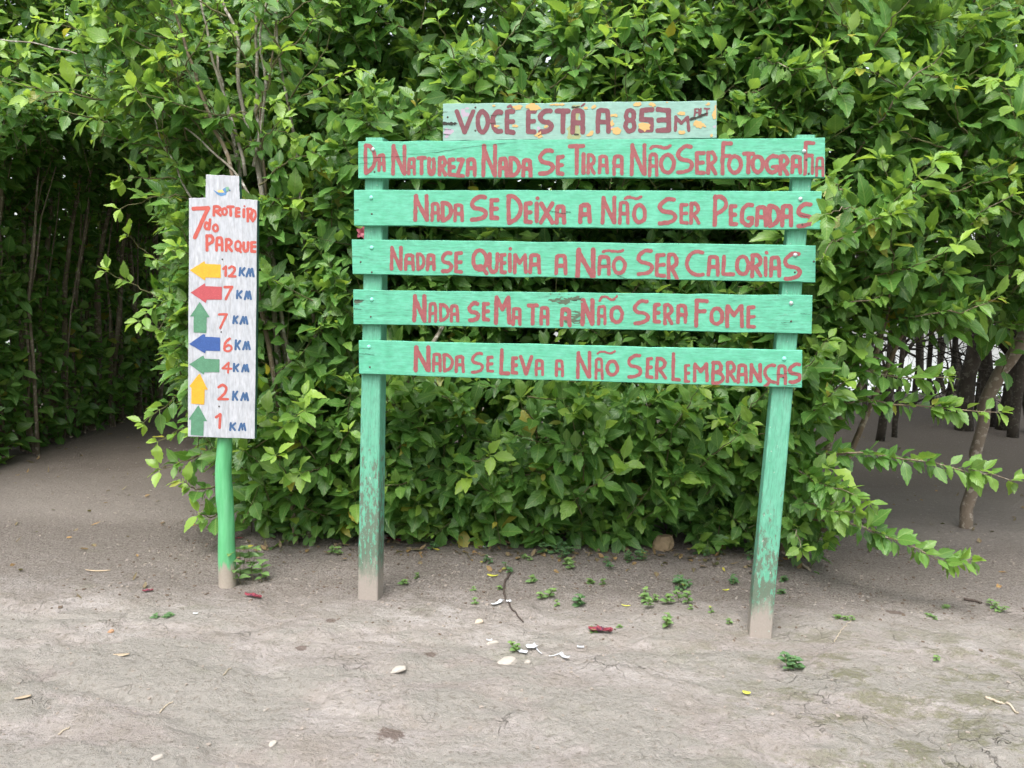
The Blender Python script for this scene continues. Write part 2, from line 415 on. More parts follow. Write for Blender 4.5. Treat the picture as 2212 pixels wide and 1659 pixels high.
class Leaves:
    def __init__(s): s.parts = []
    def add(s, P, A, Nn, L, W, droop, tint, young):
        s.parts.append([np.asarray(x, float) for x in (P, A, Nn, L, W, droop, tint, young)])
    def build(s, name, mat, parent, tmpl=TN, keep=None):
        if not s.parts: return None
        P, A, Nn, L, W, dr, ti, yo = [np.concatenate(x) for x in zip(*s.parts)]
        A = nrm(A); Nn = nrm(Nn - A * np.sum(A * Nn, -1, keepdims=True)); S = np.cross(A, Nn)
        T, Qd = tmpl; K = len(T); n = len(P)
        tt, xx = T[:, 0][None, :], T[:, 1][None, :]
        tp = np.clip(tt, 0, 1)
        fold = rng.uniform(0.10, 0.55, (n, 1)); wave = rng.uniform(-1, 1, (n, 1)); tw = rng.normal(0, 0.25, (n, 1))
        zz = fold * np.abs(xx) * W[:, None] - dr[:, None] * tp ** 2 * L[:, None] + 0.06 * wave * W[:, None] * np.sin(tp * 9 + wave * 5) * np.abs(xx) * 4 + tw * xx * tp * W[:, None]
        bend = rng.normal(0, 0.10, (n, 1)) * tp ** 2 * L[:, None]
        V = P[:, None, :] + (tt * L[:, None])[..., None] * A[:, None, :] + (xx * W[:, None] + bend)[..., None] * S[:, None, :] + zz[..., None] * Nn[:, None, :]
        Qs = (Qd[None] + (np.arange(n) * K)[:, None, None]).reshape(-1, 4)
        uvw = np.zeros((n, K, 3)); uvw[..., 0] = np.sign(xx) * np.minimum(np.abs(xx) * 2.4, 1); uvw[..., 1] = tt
        ids = np.zeros((n, K, 3)); ids[..., 0] = ti[:, None]; ids[..., 1] = yo[:, None]; ids[..., 2] = ((rng.random(n) < 0.012) * rng.uniform(0.4, 1, n))[:, None]
        return quads_mesh(name, V.reshape(-1, 3), Qs, mat, parent, {'leafuv': uvw.reshape(-1, 3), 'leafid': ids.reshape(-1, 3)})

class Twigs:
    def __init__(s): s.v = []; s.q = []; s.n = 0
    def add(s, pts, rad, k=4):            # pts (n,m,3), rad (n,m)
        pts = np.asarray(pts, float); n, m, _ = pts.shape
        T = nrm(np.gradient(pts, axis=1)); ref = np.array([0.31, 0.23, 0.92]); a = nrm(np.cross(T, ref)); b = np.cross(T, a)
        ang = np.arange(k) * 2 * np.pi / k
        V = pts[:, :, None, :] + np.asarray(rad)[:, :, None, None] * (np.cos(ang)[None, None, :, None] * a[:, :, None, :] + np.sin(ang)[None, None, :, None] * b[:, :, None, :])
        base = s.n + (np.arange(n) * m * k)[:, None, None] + (np.arange(m - 1) * k)[None, :, None]
        j = np.arange(k)[None, None, :]; j2 = (np.arange(k) + 1) % k
        q = np.stack(np.broadcast_arrays(base + j, base + j2[None, None, :], base + k + j2[None, None, :], base + k + j), -1).reshape(-1, 4)
        s.v.append(V.reshape(-1, 3)); s.q.append(q); s.n += n * m * k
    def build(s, name, mat, parent):
        if not s.v: return None
        o = quads_mesh(name, np.concatenate(s.v), np.concatenate(s.q), mat, parent)
        if name in ('twigs', 'branches'): o['kind'] = 'stuff'
        return o

UP = np.array([0, 0, 1.0])

def shoots(LV, TG, tip, D, Ls, out, leafL=0.085, m=10, curve=0.12, youngk=1.0, tintshift=0.0, face=0.60, upf=0.85, ratio=0.58):
    """leafy shoots: tip (n,3), direction D, length Ls; leaves alternate along each shoot"""
    n = len(tip); D = nrm(D); Ls = np.asarray(Ls, float)
    out = np.broadcast_to(np.asarray(out, float), (n, 3))
    B = tip - D * Ls[:, None] - UP * (curve * Ls)[:, None]
    ss = np.linspace(0, 1, 5)
    pts = B[:, None, :] + D[:, None, :] * (Ls[:, None] * ss)[..., None] + UP * (curve * Ls[:, None] * ss ** 2)[..., None]
    if TG is not None: TG.add(pts, (0.0032 * (1.15 - ss))[None, :] * rng.uniform(0.7, 1.4, (n, 1)))
    k = np.arange(m)[None, :]
    s = 0.12 + 0.88 * (k + rng.uniform(-0.3, 0.3, (n, m))) / (m - 1)
    s = np.clip(s, 0, 1.0)
    pos = B[:, None, :] + D[:, None, :] * (Ls[:, None] * s)[..., None] + UP * (curve * Ls[:, None] * s ** 2)[..., None]
    Dt = nrm(D[:, None, :] + UP * (2 * curve * s)[..., None])
    a = nrm(np.cross(Dt, np.array([0.2, 0.3, 0.93]))); b = np.cross(Dt, a)
    ang = k * 2.4 + rng.uniform(0, 6.28, (n, 1)) + rng.normal(0, 0.35, (n, m))
    rad = np.cos(ang)[..., None] * a + np.sin(ang)[..., None] * b
    open_ = np.where(s > 0.9, 0.35, 0.95)[..., None]
    A = nrm(Dt * (0.30 + 0.6 * sstep(0.8, 1, s))[..., None] + rad * open_ + out[:, None, :] * 0.22 - UP * rng.uniform(0.0, 0.45, (n, m))[..., None] * (1 - s[..., None] * 0.8))
    Nd = nrm(UP * upf + out[:, None, :] * face + rng.normal(0, 0.34, (n, m, 3)))
    size = leafL * (0.72 + 0.35 * np.sin(np.pi * np.clip(s, 0, 1) ** 0.8)) * np.exp(rng.normal(-0.03, 0.34, (n, m))) * np.where(s > 0.92, 0.72, 1.0)
    size *= np.exp(rng.normal(0, 0.13, (n, 1))); size = np.clip(size, leafL * 0.32, leafL * 1.5)
    Wd = size * ratio * rng.uniform(0.8, 1.18, (n, m))
    yo = np.clip(sstep(0.62, 1.0, s) * rng.uniform(0.1, 0.95, (n, m)) * rng.uniform(0.15, 1.0, (n, 1)) * youngk + (rng.random((n, m)) < 0.05) * 0.35 * youngk, 0, 1)
    ti = np.clip(rng.beta(2, 2, (n, m)) * 0.7 + 0.3 * rng.random((n, 1)) + tintshift, 0, 1)
    dr = np.abs(rng.normal(0.16, 0.14, (n, m)))
    f = lambda x: x.reshape(-1, *x.shape[2:])
    P = pos + A * (size * 0.18)[..., None]
    LV.add(f(P), f(A), f(Nd), f(size), f(Wd), f(dr), f(ti), f(yo))

def guided(LV, TG, pts, nleaf, leafL, r0=0.006, out=(0, -1, 0.1), youngk=1.2, tipn=4, tintshift=0.1, spread=1.0):
    """one branch through given points with leaves along it"""
    pts = np.asarray(pts, float)
    seg = np.concatenate([[0], np.cumsum(np.linalg.norm(np.diff(pts, axis=0), axis=1))]); tot = seg[-1]
    def P(s):
        s = np.clip(np.asarray(s) * tot, 0, tot)
        return np.stack([np.interp(s, seg, pts[:, i]) for i in range(3)], -1)
    ss = np.linspace(0, 1, 12)
    line = P(ss); line[1:-1] += rng.normal(0, 0.006, (10, 3))
    TG.add(line[None], (r0 * (1.1 - 0.85 * ss))[None], 6)
    n = nleaf
    s = np.sort(np.clip(rng.uniform(0.10, 1.0, n), 0, 1)); s[-tipn:] = 1 - rng.uniform(0, 0.03, tipn)
    pos = P(s); Dt = nrm(P(np.minimum(s + 0.05, 1)) - P(np.maximum(s - 0.05, 0)))
    a = nrm(np.cross(Dt, np.array([0.2, 0.3, 0.93]))); b = np.cross(Dt, a)
    ang = np.arange(n) * 2.4 + rng.normal(0, 0.4, n)
    rad = np.cos(ang)[:, None] * a + np.sin(ang)[:, None] * b
    A = nrm(Dt * 0.45 + rad * 0.9 + np.array(out) * 0.25 - UP * rng.uniform(-0.1, 0.4, n)[:, None])
    Nd = nrm(UP * 0.75 + np.array(out) * 0.55 + rng.normal(0, 0.3, (n, 3)))
    size = leafL * np.exp(rng.normal(0, 0.22, n)) * (1.05 - 0.3 * s)
    yo = np.clip(sstep(0.45, 1, s) * rng.uniform(0.2, 0.9, n) * youngk, 0, 1)
    LV.add(pos + A * (size * 0.2 * spread)[:, None], A, Nd, size, size * rng.uniform(0.5, 0.68, n), np.abs(rng.normal(0.16, 0.12, n)),
           np.clip(rng.beta(2, 2, n) + tintshift, 0, 1), yo)

# ------------------------------------------------------------------ hedge behind the sign
def hedge_front(x, z):
    y = 4.22 + 0.30 * (fbm(x * 1.6 + 3, z * 1.6, 0, 5, 3) - 0.5) + 0.55 * sstep(0.52, 0.36, fbm(x * 3.2 + 1, z * 3.2, 0, 6, 2)) * sstep(0.25, 0.6, z)
    y = y + 0.38 * sstep(1.02, 1.25, z) * sstep(2.38, 2.15, z) * sstep(-0.98, -0.75, x) * sstep(1.35, 1.1, x)   # hollow behind the boards
    y = y + 0.34 * sstep(1.9, 2.2, z) * sstep(-1.0, -1.25, x)
    y = y - 0.10 * sstep(0.15, 0.6, z) * sstep(1.1, 0.9, z) + 0.10 * sstep(2.6, 3.4, z)
    return y

def pick(n, x0, x1, z0, z1, keep=None):
    x = rng.uniform(x0, x1, n); z = rng.uniform(z0, z1, n)
    if keep is not None:
        k = keep(x, z); x, z = x[k], z[k]
    return x, z


def sprays(parent, spots, dep, nl, leafL, wood='twig', yk=1.5):
    """single leafy branches standing out of the hedge face"""
    for x_, z_ in spots:
        y_ = dep(x_, z_); L_ = rng.uniform(0.3, 0.6); d_ = nrm(np.array([rng.normal(0, 0.7), -rng.uniform(0.35, 0.8), rng.uniform(-0.05, 1.0)]))
        b_ = np.array([x_, y_ + 0.12, z_]); q_ = [b_, b_ + d_ * L_ * 0.5, b_ + d_ * L_ + UP * 0.08 * L_ + np.array([rng.normal(0, 0.04), 0, 0])]
        LVs, TGs = Leaves(), Twigs(); guided(LVs, TGs, q_, int(nl * L_ / 0.45), leafL * rng.uniform(0.85, 1.1), 0.005, youngk=yk, tipn=5, tintshift=0.2)
        o_ = TGs.build('branch', M[wood], parent); LVs.build('foliage', M['leaf'], o_)

ROCKX = GH(1431, 1186)[0]
hedge = empty('hedge', (0.1, 4.6, 0), 'tall clipped green hibiscus hedge with glossy toothed leaves behind the five slatted boards', 'hedge')
LV, TG, LD = Leaves(), Twigs(), Leaves()
x, z = pick(1620, -1.55, 1.62, 0.10, 3.6, lambda x, z: (x < 1.42 + 0.2 * sstep(0.2, 1.1, z)) & ~((np.abs(x - ROCKX) < 0.16) & (z < 0.36)))
y = hedge_front(x, z) + rng.exponential(0.13, len(x)) - 0.05 + 0.20 * sstep(0.5, 0.1, z)
n = len(x)
D = np.stack([rng.normal(0, 0.45, n), -rng.uniform(0.25, 1.0, n), rng.uniform(-0.15, 1.0, n) - 0.35 * sstep(0.5, 0.1, z)], -1)
shoots(LV, TG, np.stack([x, y, z], -1), D, rng.uniform(0.18, 0.40, n), (0, -1, 0.1), 0.100, 10)
# low skirt right at the soil
x, z = pick(170, -1.5, 1.45, 0.03, 0.22, lambda x, z: np.abs(x - ROCKX) > 0.17); n = len(x)
D = np.stack([rng.normal(0, 0.6, n), -rng.uniform(0.5, 1.0, n), rng.uniform(-0.5, 0.2, n)], -1)
shoots(LV, TG, np.stack([x, 4.31 + rng.uniform(-0.06, 0.25, n), z + 0.07], -1), D, rng.uniform(0.12, 0.25, n), (0, -1, 0.2), 0.092, 7, 0.05)
x, z = pick(900, -1.6, 1.9, 1.0, 3.3); n = len(x)
shoots(LD, None, np.stack([x, rng.uniform(5.3, 6.0, n), z], -1), rng.normal(0, 0.7, (n, 3)), rng.uniform(0.2, 0.4, n), (0, -1, 0.1), 0.11, 8, youngk=0.3)
# dark mass inside
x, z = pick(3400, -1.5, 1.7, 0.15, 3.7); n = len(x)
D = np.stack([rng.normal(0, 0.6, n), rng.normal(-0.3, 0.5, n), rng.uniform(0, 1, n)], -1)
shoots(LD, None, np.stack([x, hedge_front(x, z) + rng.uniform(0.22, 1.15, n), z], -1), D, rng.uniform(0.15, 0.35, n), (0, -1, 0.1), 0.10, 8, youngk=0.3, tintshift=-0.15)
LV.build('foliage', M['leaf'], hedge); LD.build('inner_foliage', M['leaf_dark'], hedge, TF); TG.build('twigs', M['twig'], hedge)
for i in range(46):
    sx = rng.uniform(-1.4, 1.45); sy = 4.34 + rng.uniform(0, 0.7); hh = rng.uniform(0.9, 2.3)
    mb = MB(); k = 7; tz = np.linspace(-0.05, 1, k)
    px = sx + np.cumsum(rng.normal(0, 0.045, k)) + rng.normal(0, 0.35) * tz ** 1.3; py = sy + np.cumsum(rng.normal(0, 0.03, k))
    mb.tube(np.stack([px, py, tz * hh + 0.0], -1), rng.uniform(0.008, 0.018) * (1.1 - 0.75 * tz), 7, 0, True, 0.1)
    mb.build('stem', M['stem_dark'] if rng.random() < 0.8 else M['stem'], hedge, True)
mb = MB(); mb.tube([AT(835, 905, 4.25), AT(858, 860, 4.3), AT(885, 820, 4.36), AT(915, 775, 4.45), AT(960, 700, 4.6)], [0.018, 0.018, 0.016, 0.014, 0.01], 8, 0, True, 0.1)
mb.build('stem', M['stem'], hedge, True)

sp_ = [(x_, z_) for x_, z_ in zip(rng.uniform(-1.5, 1.5, 90), rng.uniform(0.3, 3.2, 90)) if not (-1.05 < x_ < 1.3 and 1.0 < z_ < 2.35)][:46]
sprays(hedge, sp_, lambda a, b: float(hedge_front(np.array([a]), np.array([b]))[0]), 17, 0.108, yk=1.2)

# ------------------------------------------------------------------ bush at the path corner
corner = empty('hibiscus_bush', (-1.7, 4.9, 0), 'tall hibiscus bush with pale bare stems rising behind the white route board', 'bush')
LV, TG, LD = Leaves(), Twigs(), Leaves()
pa, pb = np.array([-1.45, 4.45]), np.array([-3.5, 8.8])
pd = nrm(pb - pa); pn = np.array([-pd[1], pd[0]])                 # pn points to the path
n = 1150; s = rng.uniform(-0.05, 1, n) ** 1.35 * np.linalg.norm(pb - pa); z = rng.uniform(0.15, 3.6, n)
bul = 0.12 + 0.32 * sstep(0.2, 1.0, z) + 0.5 * sstep(2.2, 2.9, z) * sstep(2.5, 0.3, s)
o_ = bul * (0.75 + 0.5 * fbm(s * 1.4, z * 1.4, 0, 77, 3)) - rng.exponential(0.16, n)
tip = np.stack([pa[0] + pd[0] * s + pn[0] * o_, pa[1] + pd[1] * s + pn[1] * o_, z], -1)
D = np.stack([pn[0] * rng.uniform(0.2, 1, n) + rng.normal(0, 0.3, n), pn[1] * rng.uniform(0.2, 1, n) - 0.25 + rng.normal(0, 0.3, n), rng.uniform(-0.1, 1, n)], -1)
shoots(LV, TG, tip, D, rng.uniform(0.18, 0.4, n), (pn[0] * 0.6, pn[1] * 0.6 - 0.5, 0.2), 0.104, 9)
# front of the bush above and round the route board
n = 620; x = rng.uniform(-2.15, -1.1, n); z = rng.uniform(0.9, 3.6, n)
k = (x > -1.75 - 0.5 * sstep(2.0, 2.5, z)) & ~((z < 2.2) & (x < -1.45) & (rng.random(n) < 0.3)); x, z = x[k], z[k]; n = len(x)
tip = np.stack([x, 4.50 + 0.35 * sstep(2.05, 2.3, z) + 0.35 * (fbm(x * 2, z * 2, 0, 9, 3) - 0.5) + 0.45 * sstep(0.5, 0.36, fbm(x * 3, z * 3, 0, 35, 2)) + rng.exponential(0.22, n), z], -1)
D = np.stack([rng.normal(-0.25, 0.5, n), -rng.uniform(0.1, 1.0, n), rng.uniform(-0.1, 1.1, n)], -1)
shoots(LV, TG, tip, D, rng.uniform(0.18, 0.4, n), (-0.2, -1, 0.2), 0.098, 9)
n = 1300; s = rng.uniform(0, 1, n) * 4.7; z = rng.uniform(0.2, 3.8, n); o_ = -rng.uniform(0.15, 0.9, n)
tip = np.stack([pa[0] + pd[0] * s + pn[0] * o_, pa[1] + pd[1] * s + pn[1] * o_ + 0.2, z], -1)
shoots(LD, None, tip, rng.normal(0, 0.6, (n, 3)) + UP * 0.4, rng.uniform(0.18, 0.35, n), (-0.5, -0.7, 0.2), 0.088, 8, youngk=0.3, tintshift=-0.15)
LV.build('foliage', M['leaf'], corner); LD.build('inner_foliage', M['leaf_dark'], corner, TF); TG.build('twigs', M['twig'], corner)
STEMS = [  # traced stems: pixels, depth, base radius, tip radius, dark
    ([(640, 1060), (612, 880), (585, 640), (559, 358), (542, 302), (514, 174), (517, 83), (479, 0), (455, -60)], 4.42, 0.028, 0.010, 0),
    ([(625, 1080), (600, 860), (565, 600), (530, 420), (517, 368), (500, 290), (486, 215), (470, 120)], 4.5, 0.026, 0.010, 0),
    ([(650, 1060), (622, 800), (590, 560), (560, 330), (556, 180), (552, 60), (550, -40)], 4.45, 0.024, 0.010, 0),
    ([(630, 1070), (590, 800), (540, 520), (493, 347), (451, 243), (413, 139), (371, 0), (350, -60)], 4.32, 0.022, 0.009, 1),
    ([(560, 480), (514, 375), (450, 320), (389, 264), (340, 230)], 4.3, 0.012, 0.005, 0),
    ([(480, 560), (440, 470), (406, 413), (372, 345), (347, 305), (330, 240)], 4.35, 0.012, 0.005, 0),
    ([(660, 1050), (640, 860), (612, 700), (590, 600)], 4.35, 0.02, 0.014, 0),
    ([(530, 380), (500, 250), (455, 120), (430, -20)], 4.36, 0.016, 0.008, 0), ([(548, 360), (575, 200), (560, 60), (585, -30)], 4.38, 0.015, 0.007, 0),
    ([(300, 185), (230, 145), (167, 118), (80, 95), (0, 85)], 4.7, 0.010, 0.005, 0),
    ([(575, 420), (560, 250), (590, 120), (600, 0)], 4.4, 0.012, 0.006, 1),
    ([(700, 1060), (690, 800), (660, 560), (640, 330), (600, 100), (590, -30)], 4.5, 0.022, 0.008, 0)]
for pxs, dep, ra, rb, dark in STEMS:
    pts = np.array([AT(u, v, dep) for u, v in pxs])
    tt = np.linspace(0, 1, len(pts) * 3); seg = np.linspace(0, 1, len(pts))
    fine = np.stack([np.interp(tt, seg, pts[:, i]) for i in range(3)], -1); fine[1:-1] += rng.normal(0, 0.004, (len(tt) - 2, 3))
    if pxs[0][1] > 1000: fine = np.concatenate([[[fine[0, 0] + 0.03, fine[0, 1], -0.05]], fine]); tt = np.concatenate([[0], tt])
    mb = MB(); mb.tube(fine, (ra + (rb - ra) * tt) * 0.66, 8, 0, True, 0.14)
    mb.build('stem', M['stem_dark'] if dark else M['stem'], corner, True)
SHOOTS = [([(450, 445), (395, 425), (330, 428), (258, 452)], 18, 4.3), ([(450, 420), (380, 385), (300, 380), (262, 390)], 14, 4.4), ([(430, 500), (380, 535), (335, 560)], 12, 4.35),
          ([(440, 590), (400, 610), (365, 640)], 12, 4.4), ([(430, 655), (375, 650), (335, 665), (300, 695)], 15, 4.3), ([(430, 730), (390, 745), (368, 765)], 10, 4.4),
          ([(440, 820), (395, 850), (345, 885), (308, 915)], 14, 4.3), ([(440, 900), (385, 930), (340, 955)], 12, 4.25), ([(455, 975), (395, 1000), (345, 1015)], 15, 4.25),
          ([(470, 1050), (430, 1060), (395, 1040)], 12, 4.2), ([(490, 1100), (455, 1120), (430, 1110)], 10, 4.15), ([(430, 690), (385, 700), (350, 715)], 10, 4.35),
          ([(470, 330), (380, 300), (300, 255), (215, 215), (150, 190)], 34, 4.4), ([(420, 250), (320, 205), (210, 165), (110, 160)], 34, 4.5), ([(400, 160), (330, 200), (250, 240), (215, 255)], 22, 4.3),
          ([(400, 100), (280, 90), (160, 60), (80, 40)], 30, 4.7), ([(520, 330), (560, 300), (600, 280), (640, 300)], 18, 4.3), ([(560, 400), (620, 350), (680, 330), (720, 360)], 24, 4.2),
          ([(600, 260), (640, 190), (690, 130), (720, 60)], 26, 4.3), ([(560, 470), (600, 430), (650, 430)], 16, 4.25), ([(350, 120), (290, 150), (230, 130)], 16, 4.6)]
sprays(corner, list(zip(rng.uniform(-2.1, -1.2, 16), rng.uniform(1.0, 3.3, 16))), lambda a, b: 4.5, 16, 0.10)
sprays(corner, list(zip(rng.uniform(-2.4, -1.2, 24), rng.uniform(2.15, 3.1, 24))), lambda a, b: 4.25, 15, 0.095, yk=1.3)
for pxs, nl, dep in SHOOTS:
    LV, TG = Leaves(), Twigs()
    pts = [AT(u, v, dep + 0.12 * (1 - i / (len(pxs) - 1))) for i, (u, v) in enumerate(pxs)]
    guided(LV, TG, pts, int(nl * 1.3), 0.100, 0.0055)
    br = TG.build('branch', M['twig'], corner); LV.build('foliage', M['leaf'], br)

# ------------------------------------------------------------------ leafy canopy to the right of the sign
right = empty('hibiscus_bush', (1.75, 4.5, 0), 'spreading hibiscus bush right of the boards, its low leafy branches reaching over bare ground', 'bush')
LV, TG, LD = Leaves(), Twigs(), Leaves()
def low(x): return 1.24 + 0.22 * sstep(2.0, 2.3, x) + 0.25 * (fbm(x * 1.5, 0, 0, 91, 2) - 0.5)
x, z = pick(1180, 1.35, 3.5, 0.2, 3.4, lambda x, z: (z > low(x)) | ((x < 1.75) & (z > 0.2)))
n = len(x)
yy = 4.0 + 0.45 * (fbm(x * 1.5, z * 1.5, 0, 33, 3) - 0.5) + 0.5 * sstep(0.52, 0.36, fbm(x * 2.8, z * 2.8, 0, 34, 2)) + rng.exponential(0.2, n) + 0.1 * sstep(1.7, 1.4, x)
D = np.stack([rng.normal(0.15, 0.55, n), -rng.uniform(0.1, 1.0, n), rng.uniform(-0.25, 0.9, n)], -1)
shoots(LV, TG, np.stack([x, yy, z], -1), D, rng.uniform(0.18, 0.4, n), (0.1, -1, 0.15), 0.112, 9)
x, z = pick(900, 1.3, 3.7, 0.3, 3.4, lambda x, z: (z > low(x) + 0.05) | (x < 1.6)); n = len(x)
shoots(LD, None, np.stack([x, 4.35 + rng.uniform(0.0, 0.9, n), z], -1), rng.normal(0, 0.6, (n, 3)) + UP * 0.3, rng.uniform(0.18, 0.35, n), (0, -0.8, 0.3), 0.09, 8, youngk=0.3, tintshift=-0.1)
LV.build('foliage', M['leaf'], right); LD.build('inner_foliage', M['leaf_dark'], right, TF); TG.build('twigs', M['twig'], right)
RB = [([(1700, 860), (1791, 873), (1906, 868), (2045, 882), (2161, 891)], 34, 3.95, 0.009), ([(1700, 960), (1767, 979), (1906, 984), (1999, 998), (2100, 1015), (2190, 1040)], 40, 3.8, 0.009),
      ([(1690, 1110), (1791, 1128), (1860, 1137), (1953, 1174), (2045, 1215), (2105, 1211)], 34, 3.65, 0.008), ([(1700, 740), (1790, 770), (1870, 800), (1940, 815), (2050, 815)], 34, 4.0, 0.009),
      ([(1700, 700), (1786, 665), (1850, 650), (1906, 637)], 26, 3.9, 0.008), ([(1831, 403), (1848, 331), (1897, 265), (1944, 212), (1987, 149), (2040, 109)], 34, 3.85, 0.010),
      ([(1700, 1000), (1760, 1040), (1830, 1060), (1880, 1090)], 26, 3.7, 0.007), ([(1690, 1060), (1750, 1090), (1800, 1105), (1850, 1110)], 22, 3.7, 0.006),
      ([(1700, 900), (1760, 890), (1800, 850), (1830, 820)], 22, 3.75, 0.007), ([(1900, 700), (1990, 680), (2080, 670), (2160, 640)], 26, 3.9, 0.008), ([(1700, 800), (1750, 790), (1790, 730)], 18, 3.75, 0.006),
      ([(1790, 560), (1840, 500), (1900, 470), (1960, 450)], 24, 3.75, 0.007), ([(2030, 560), (2080, 500), (2130, 450), (2190, 420)], 24, 3.8, 0.007),
      ([(1690, 1130), (1720, 1150), (1730, 1185)], 9, 3.75, 0.006), ([(1860, 450), (1810, 452), (1782, 462)], 5, 3.17, 0.004), ([(1850, 500), (1800, 520), (1775, 560)], 8, 3.4, 0.005), ([(1830, 420), (1800, 395), (1785, 380)], 7, 3.4, 0.005), ([(1600, 120), (1660, 130), (1710, 150), (1760, 140)], 22, 3.95, 0.006)]
sprays(right, list(zip(rng.uniform(1.5, 2.9, 26), rng.uniform(1.5, 3.1, 26))), lambda a, b: 3.98, 16, 0.112)
for pxs, nl, dep, r0 in RB:
    LV, TG = Leaves(), Twigs()
    pts = [AT(u, v, dep + 0.5 * (1 - i / (len(pxs) - 1)) ** 2) for i, (u, v) in enumerate(pxs)]
    guided(LV, TG, pts, int(nl * 2.9), 0.088, r0 * 0.8, tipn=6, youngk=0.75, tintshift=0.0)
    br = TG.build('branch', M['stem_dark'], right); LV.build('foliage', M['leaf'], br)
n = 1100; x = rng.uniform(1.2, 6.5, n); yv = rng.uniform(4.6, 9.0, n); z = rng.uniform(2.3, 3.9, n)   # foliage roof added over the grove to shade its ground
LD = Leaves(); shoots(LD, None, np.stack([x, yv, z], -1), rng.normal(0, 0.7, (n, 3)), rng.uniform(0.25, 0.5, n), (0, -0.5, 0.7), 0.13, 8, youngk=0.6)
LD.build('shading_roof_foliage', M['leaf_dark'], right, TF)
for (bx, by, tx, ty, tz, r) in ((1.62, 4.45, 2.0, 4.4, 2.6, 0.022), (1.75, 4.6, 1.9, 4.5, 3.0, 0.02), (1.55, 4.5, 1.5, 4.5, 2.9, 0.018), (1.9, 4.8, 2.7, 4.5, 2.8, 0.022), (2.1, 5.0, 3.0, 4.7, 2.9, 0.02)):
    tt = np.linspace(0, 1, 8); pts = np.stack([bx + (tx - bx) * tt ** 1.4, by + (ty - by) * tt, -0.05 + tz * tt], -1); pts[1:] += rng.normal(0, 0.02, (7, 3))
    mb = MB(); mb.tube(pts, r * (1.1 - 0.6 * tt), 8, 0, True, 0.12); mb.build('stem', M['stem_dark'], right, True)

# ------------------------------------------------------------------ hedge along the left of the path, arch over it, hedge at its end
left = empty('hedge', (-4.4, 7.5, 0), 'dark shaded hedge of close upright stems lining the left side of the dirt path', 'hedge')
LV, TG, LD = Leaves(), Twigs(), Leaves()
n = 2300; yv = rng.uniform(5.6, 10.2, n); z = rng.uniform(0.15, 3.0, n)
tip = np.stack([-4.25 + 0.25 * (fbm(yv * 1.3, z * 1.3, 0, 61, 3) - 0.3) + 0.55 * sstep(2.1, 2.9, z) - rng.exponential(0.15, n), yv, z], -1)
D = np.stack([rng.uniform(0.1, 1, n), rng.normal(-0.3, 0.4, n), rng.uniform(-0.2, 0.8, n)], -1)
shoots(LV, TG, tip, D, rng.uniform(0.18, 0.42, n), (0.7, -0.6, 0.2), 0.105, 7, youngk=0.6, tintshift=-0.05)
n = 1500; yv = rng.uniform(3.2, 10.6, n); z = rng.uniform(0.2, 4.4, n)  # near stretch lies out of frame, added to shade the path
tip = np.stack([-4.6 - rng.uniform(0, 0.9, n), yv, z], -1)
shoots(LD, None, tip, rng.normal(0, 0.6, (n, 3)) + UP * 0.4, rng.uniform(0.2, 0.4, n), (0.6, -0.5, 0.3), 0.11, 8, youngk=0.2, tintshift=-0.15)
# crowns leaning over the path
n = 1500; x = rng.uniform(-5.6, -2.0, n); z = rng.uniform(2.35, 5.0, n)
k = z > 2.45 + 0.35 * np.sin(np.clip((x + 4.4) / 1.9, 0, 1) * math.pi) + 0.3 * (fbm(x * 1.2, z, 0, 15, 2) - 0.5); x, z = x[k], z[k]; n = len(x)
yv = 6.15 + 0.6 * (fbm(x * 1.1, z * 1.1, 0, 19, 3) - 0.5) + 0.7 * sstep(0.52, 0.38, fbm(x * 2, z * 2, 0, 36, 2)) + rng.exponential(0.3, n) + 0.25 * (z - 3)
D = np.stack([rng.normal(0.2, 0.5, n), -rng.uniform(0.2, 1, n), rng.uniform(-0.2, 0.9, n)], -1)
shoots(LV, TG, np.stack([x, yv, z], -1), D, rng.uniform(0.2, 0.45, n), (0.1, -0.9, 0.4), 0.112, 9, youngk=1.3, tintshift=0.2)
n = 1700; x = rng.uniform(-5.2, -2.0, n); yv = rng.uniform(6.4, 11.5, n); z = rng.uniform(2.7, 5.0, n)
shoots(LD, None, np.stack([x, yv, z], -1), rng.normal(0, 0.7, (n, 3)), rng.uniform(0.25, 0.5, n), (0, -0.6, 0.6), 0.12, 8, youngk=0.5)
sprays(left, list(zip(rng.uniform(-4.6, -2.4, 26), rng.uniform(2.75, 4.4, 26))), lambda a, b: 6.1 + 0.2 * (b - 3), 18, 0.115)
LV.build('foliage', M['leaf'], left, TF); LD.build('inner_foliage', M['leaf_dark'], left, TF); TG.build('twigs', M['stem_dark'], left)
for i in range(92):
    sy = 5.7 + 4.4 * (i / 92) + rng.normal(0, 0.04); sx = -4.32 + rng.uniform(-0.25, 0.08) ; hh = rng.uniform(2.4, 3.4); k = 7; tz = np.linspace(-0.03, 1, k)
    px = sx + np.cumsum(rng.normal(0, 0.03, k)) + 0.35 * rng.random() * tz ** 2; py = sy + np.cumsum(rng.normal(0, 0.03, k)) - 0.1 * tz
    mb = MB(); mb.tube(np.stack([px, py, tz * hh], -1), (rng.uniform(0.030, 0.042) if rng.random() < 0.12 else rng.uniform(0.010, 0.022)) * (1.1 - 0.7 * tz), 8, 0, True, 0.1)
    mb.build('stem', M['stem_shade'], left, True)
end = empty('hedge', (-4.0, 10.6, 0), 'dark leafy hedge closing the far end of the shaded path', 'hedge')
LD = Leaves()
n = 1200; x = rng.uniform(-6, -2.4, n); z = rng.uniform(0.05, 3.4, n)
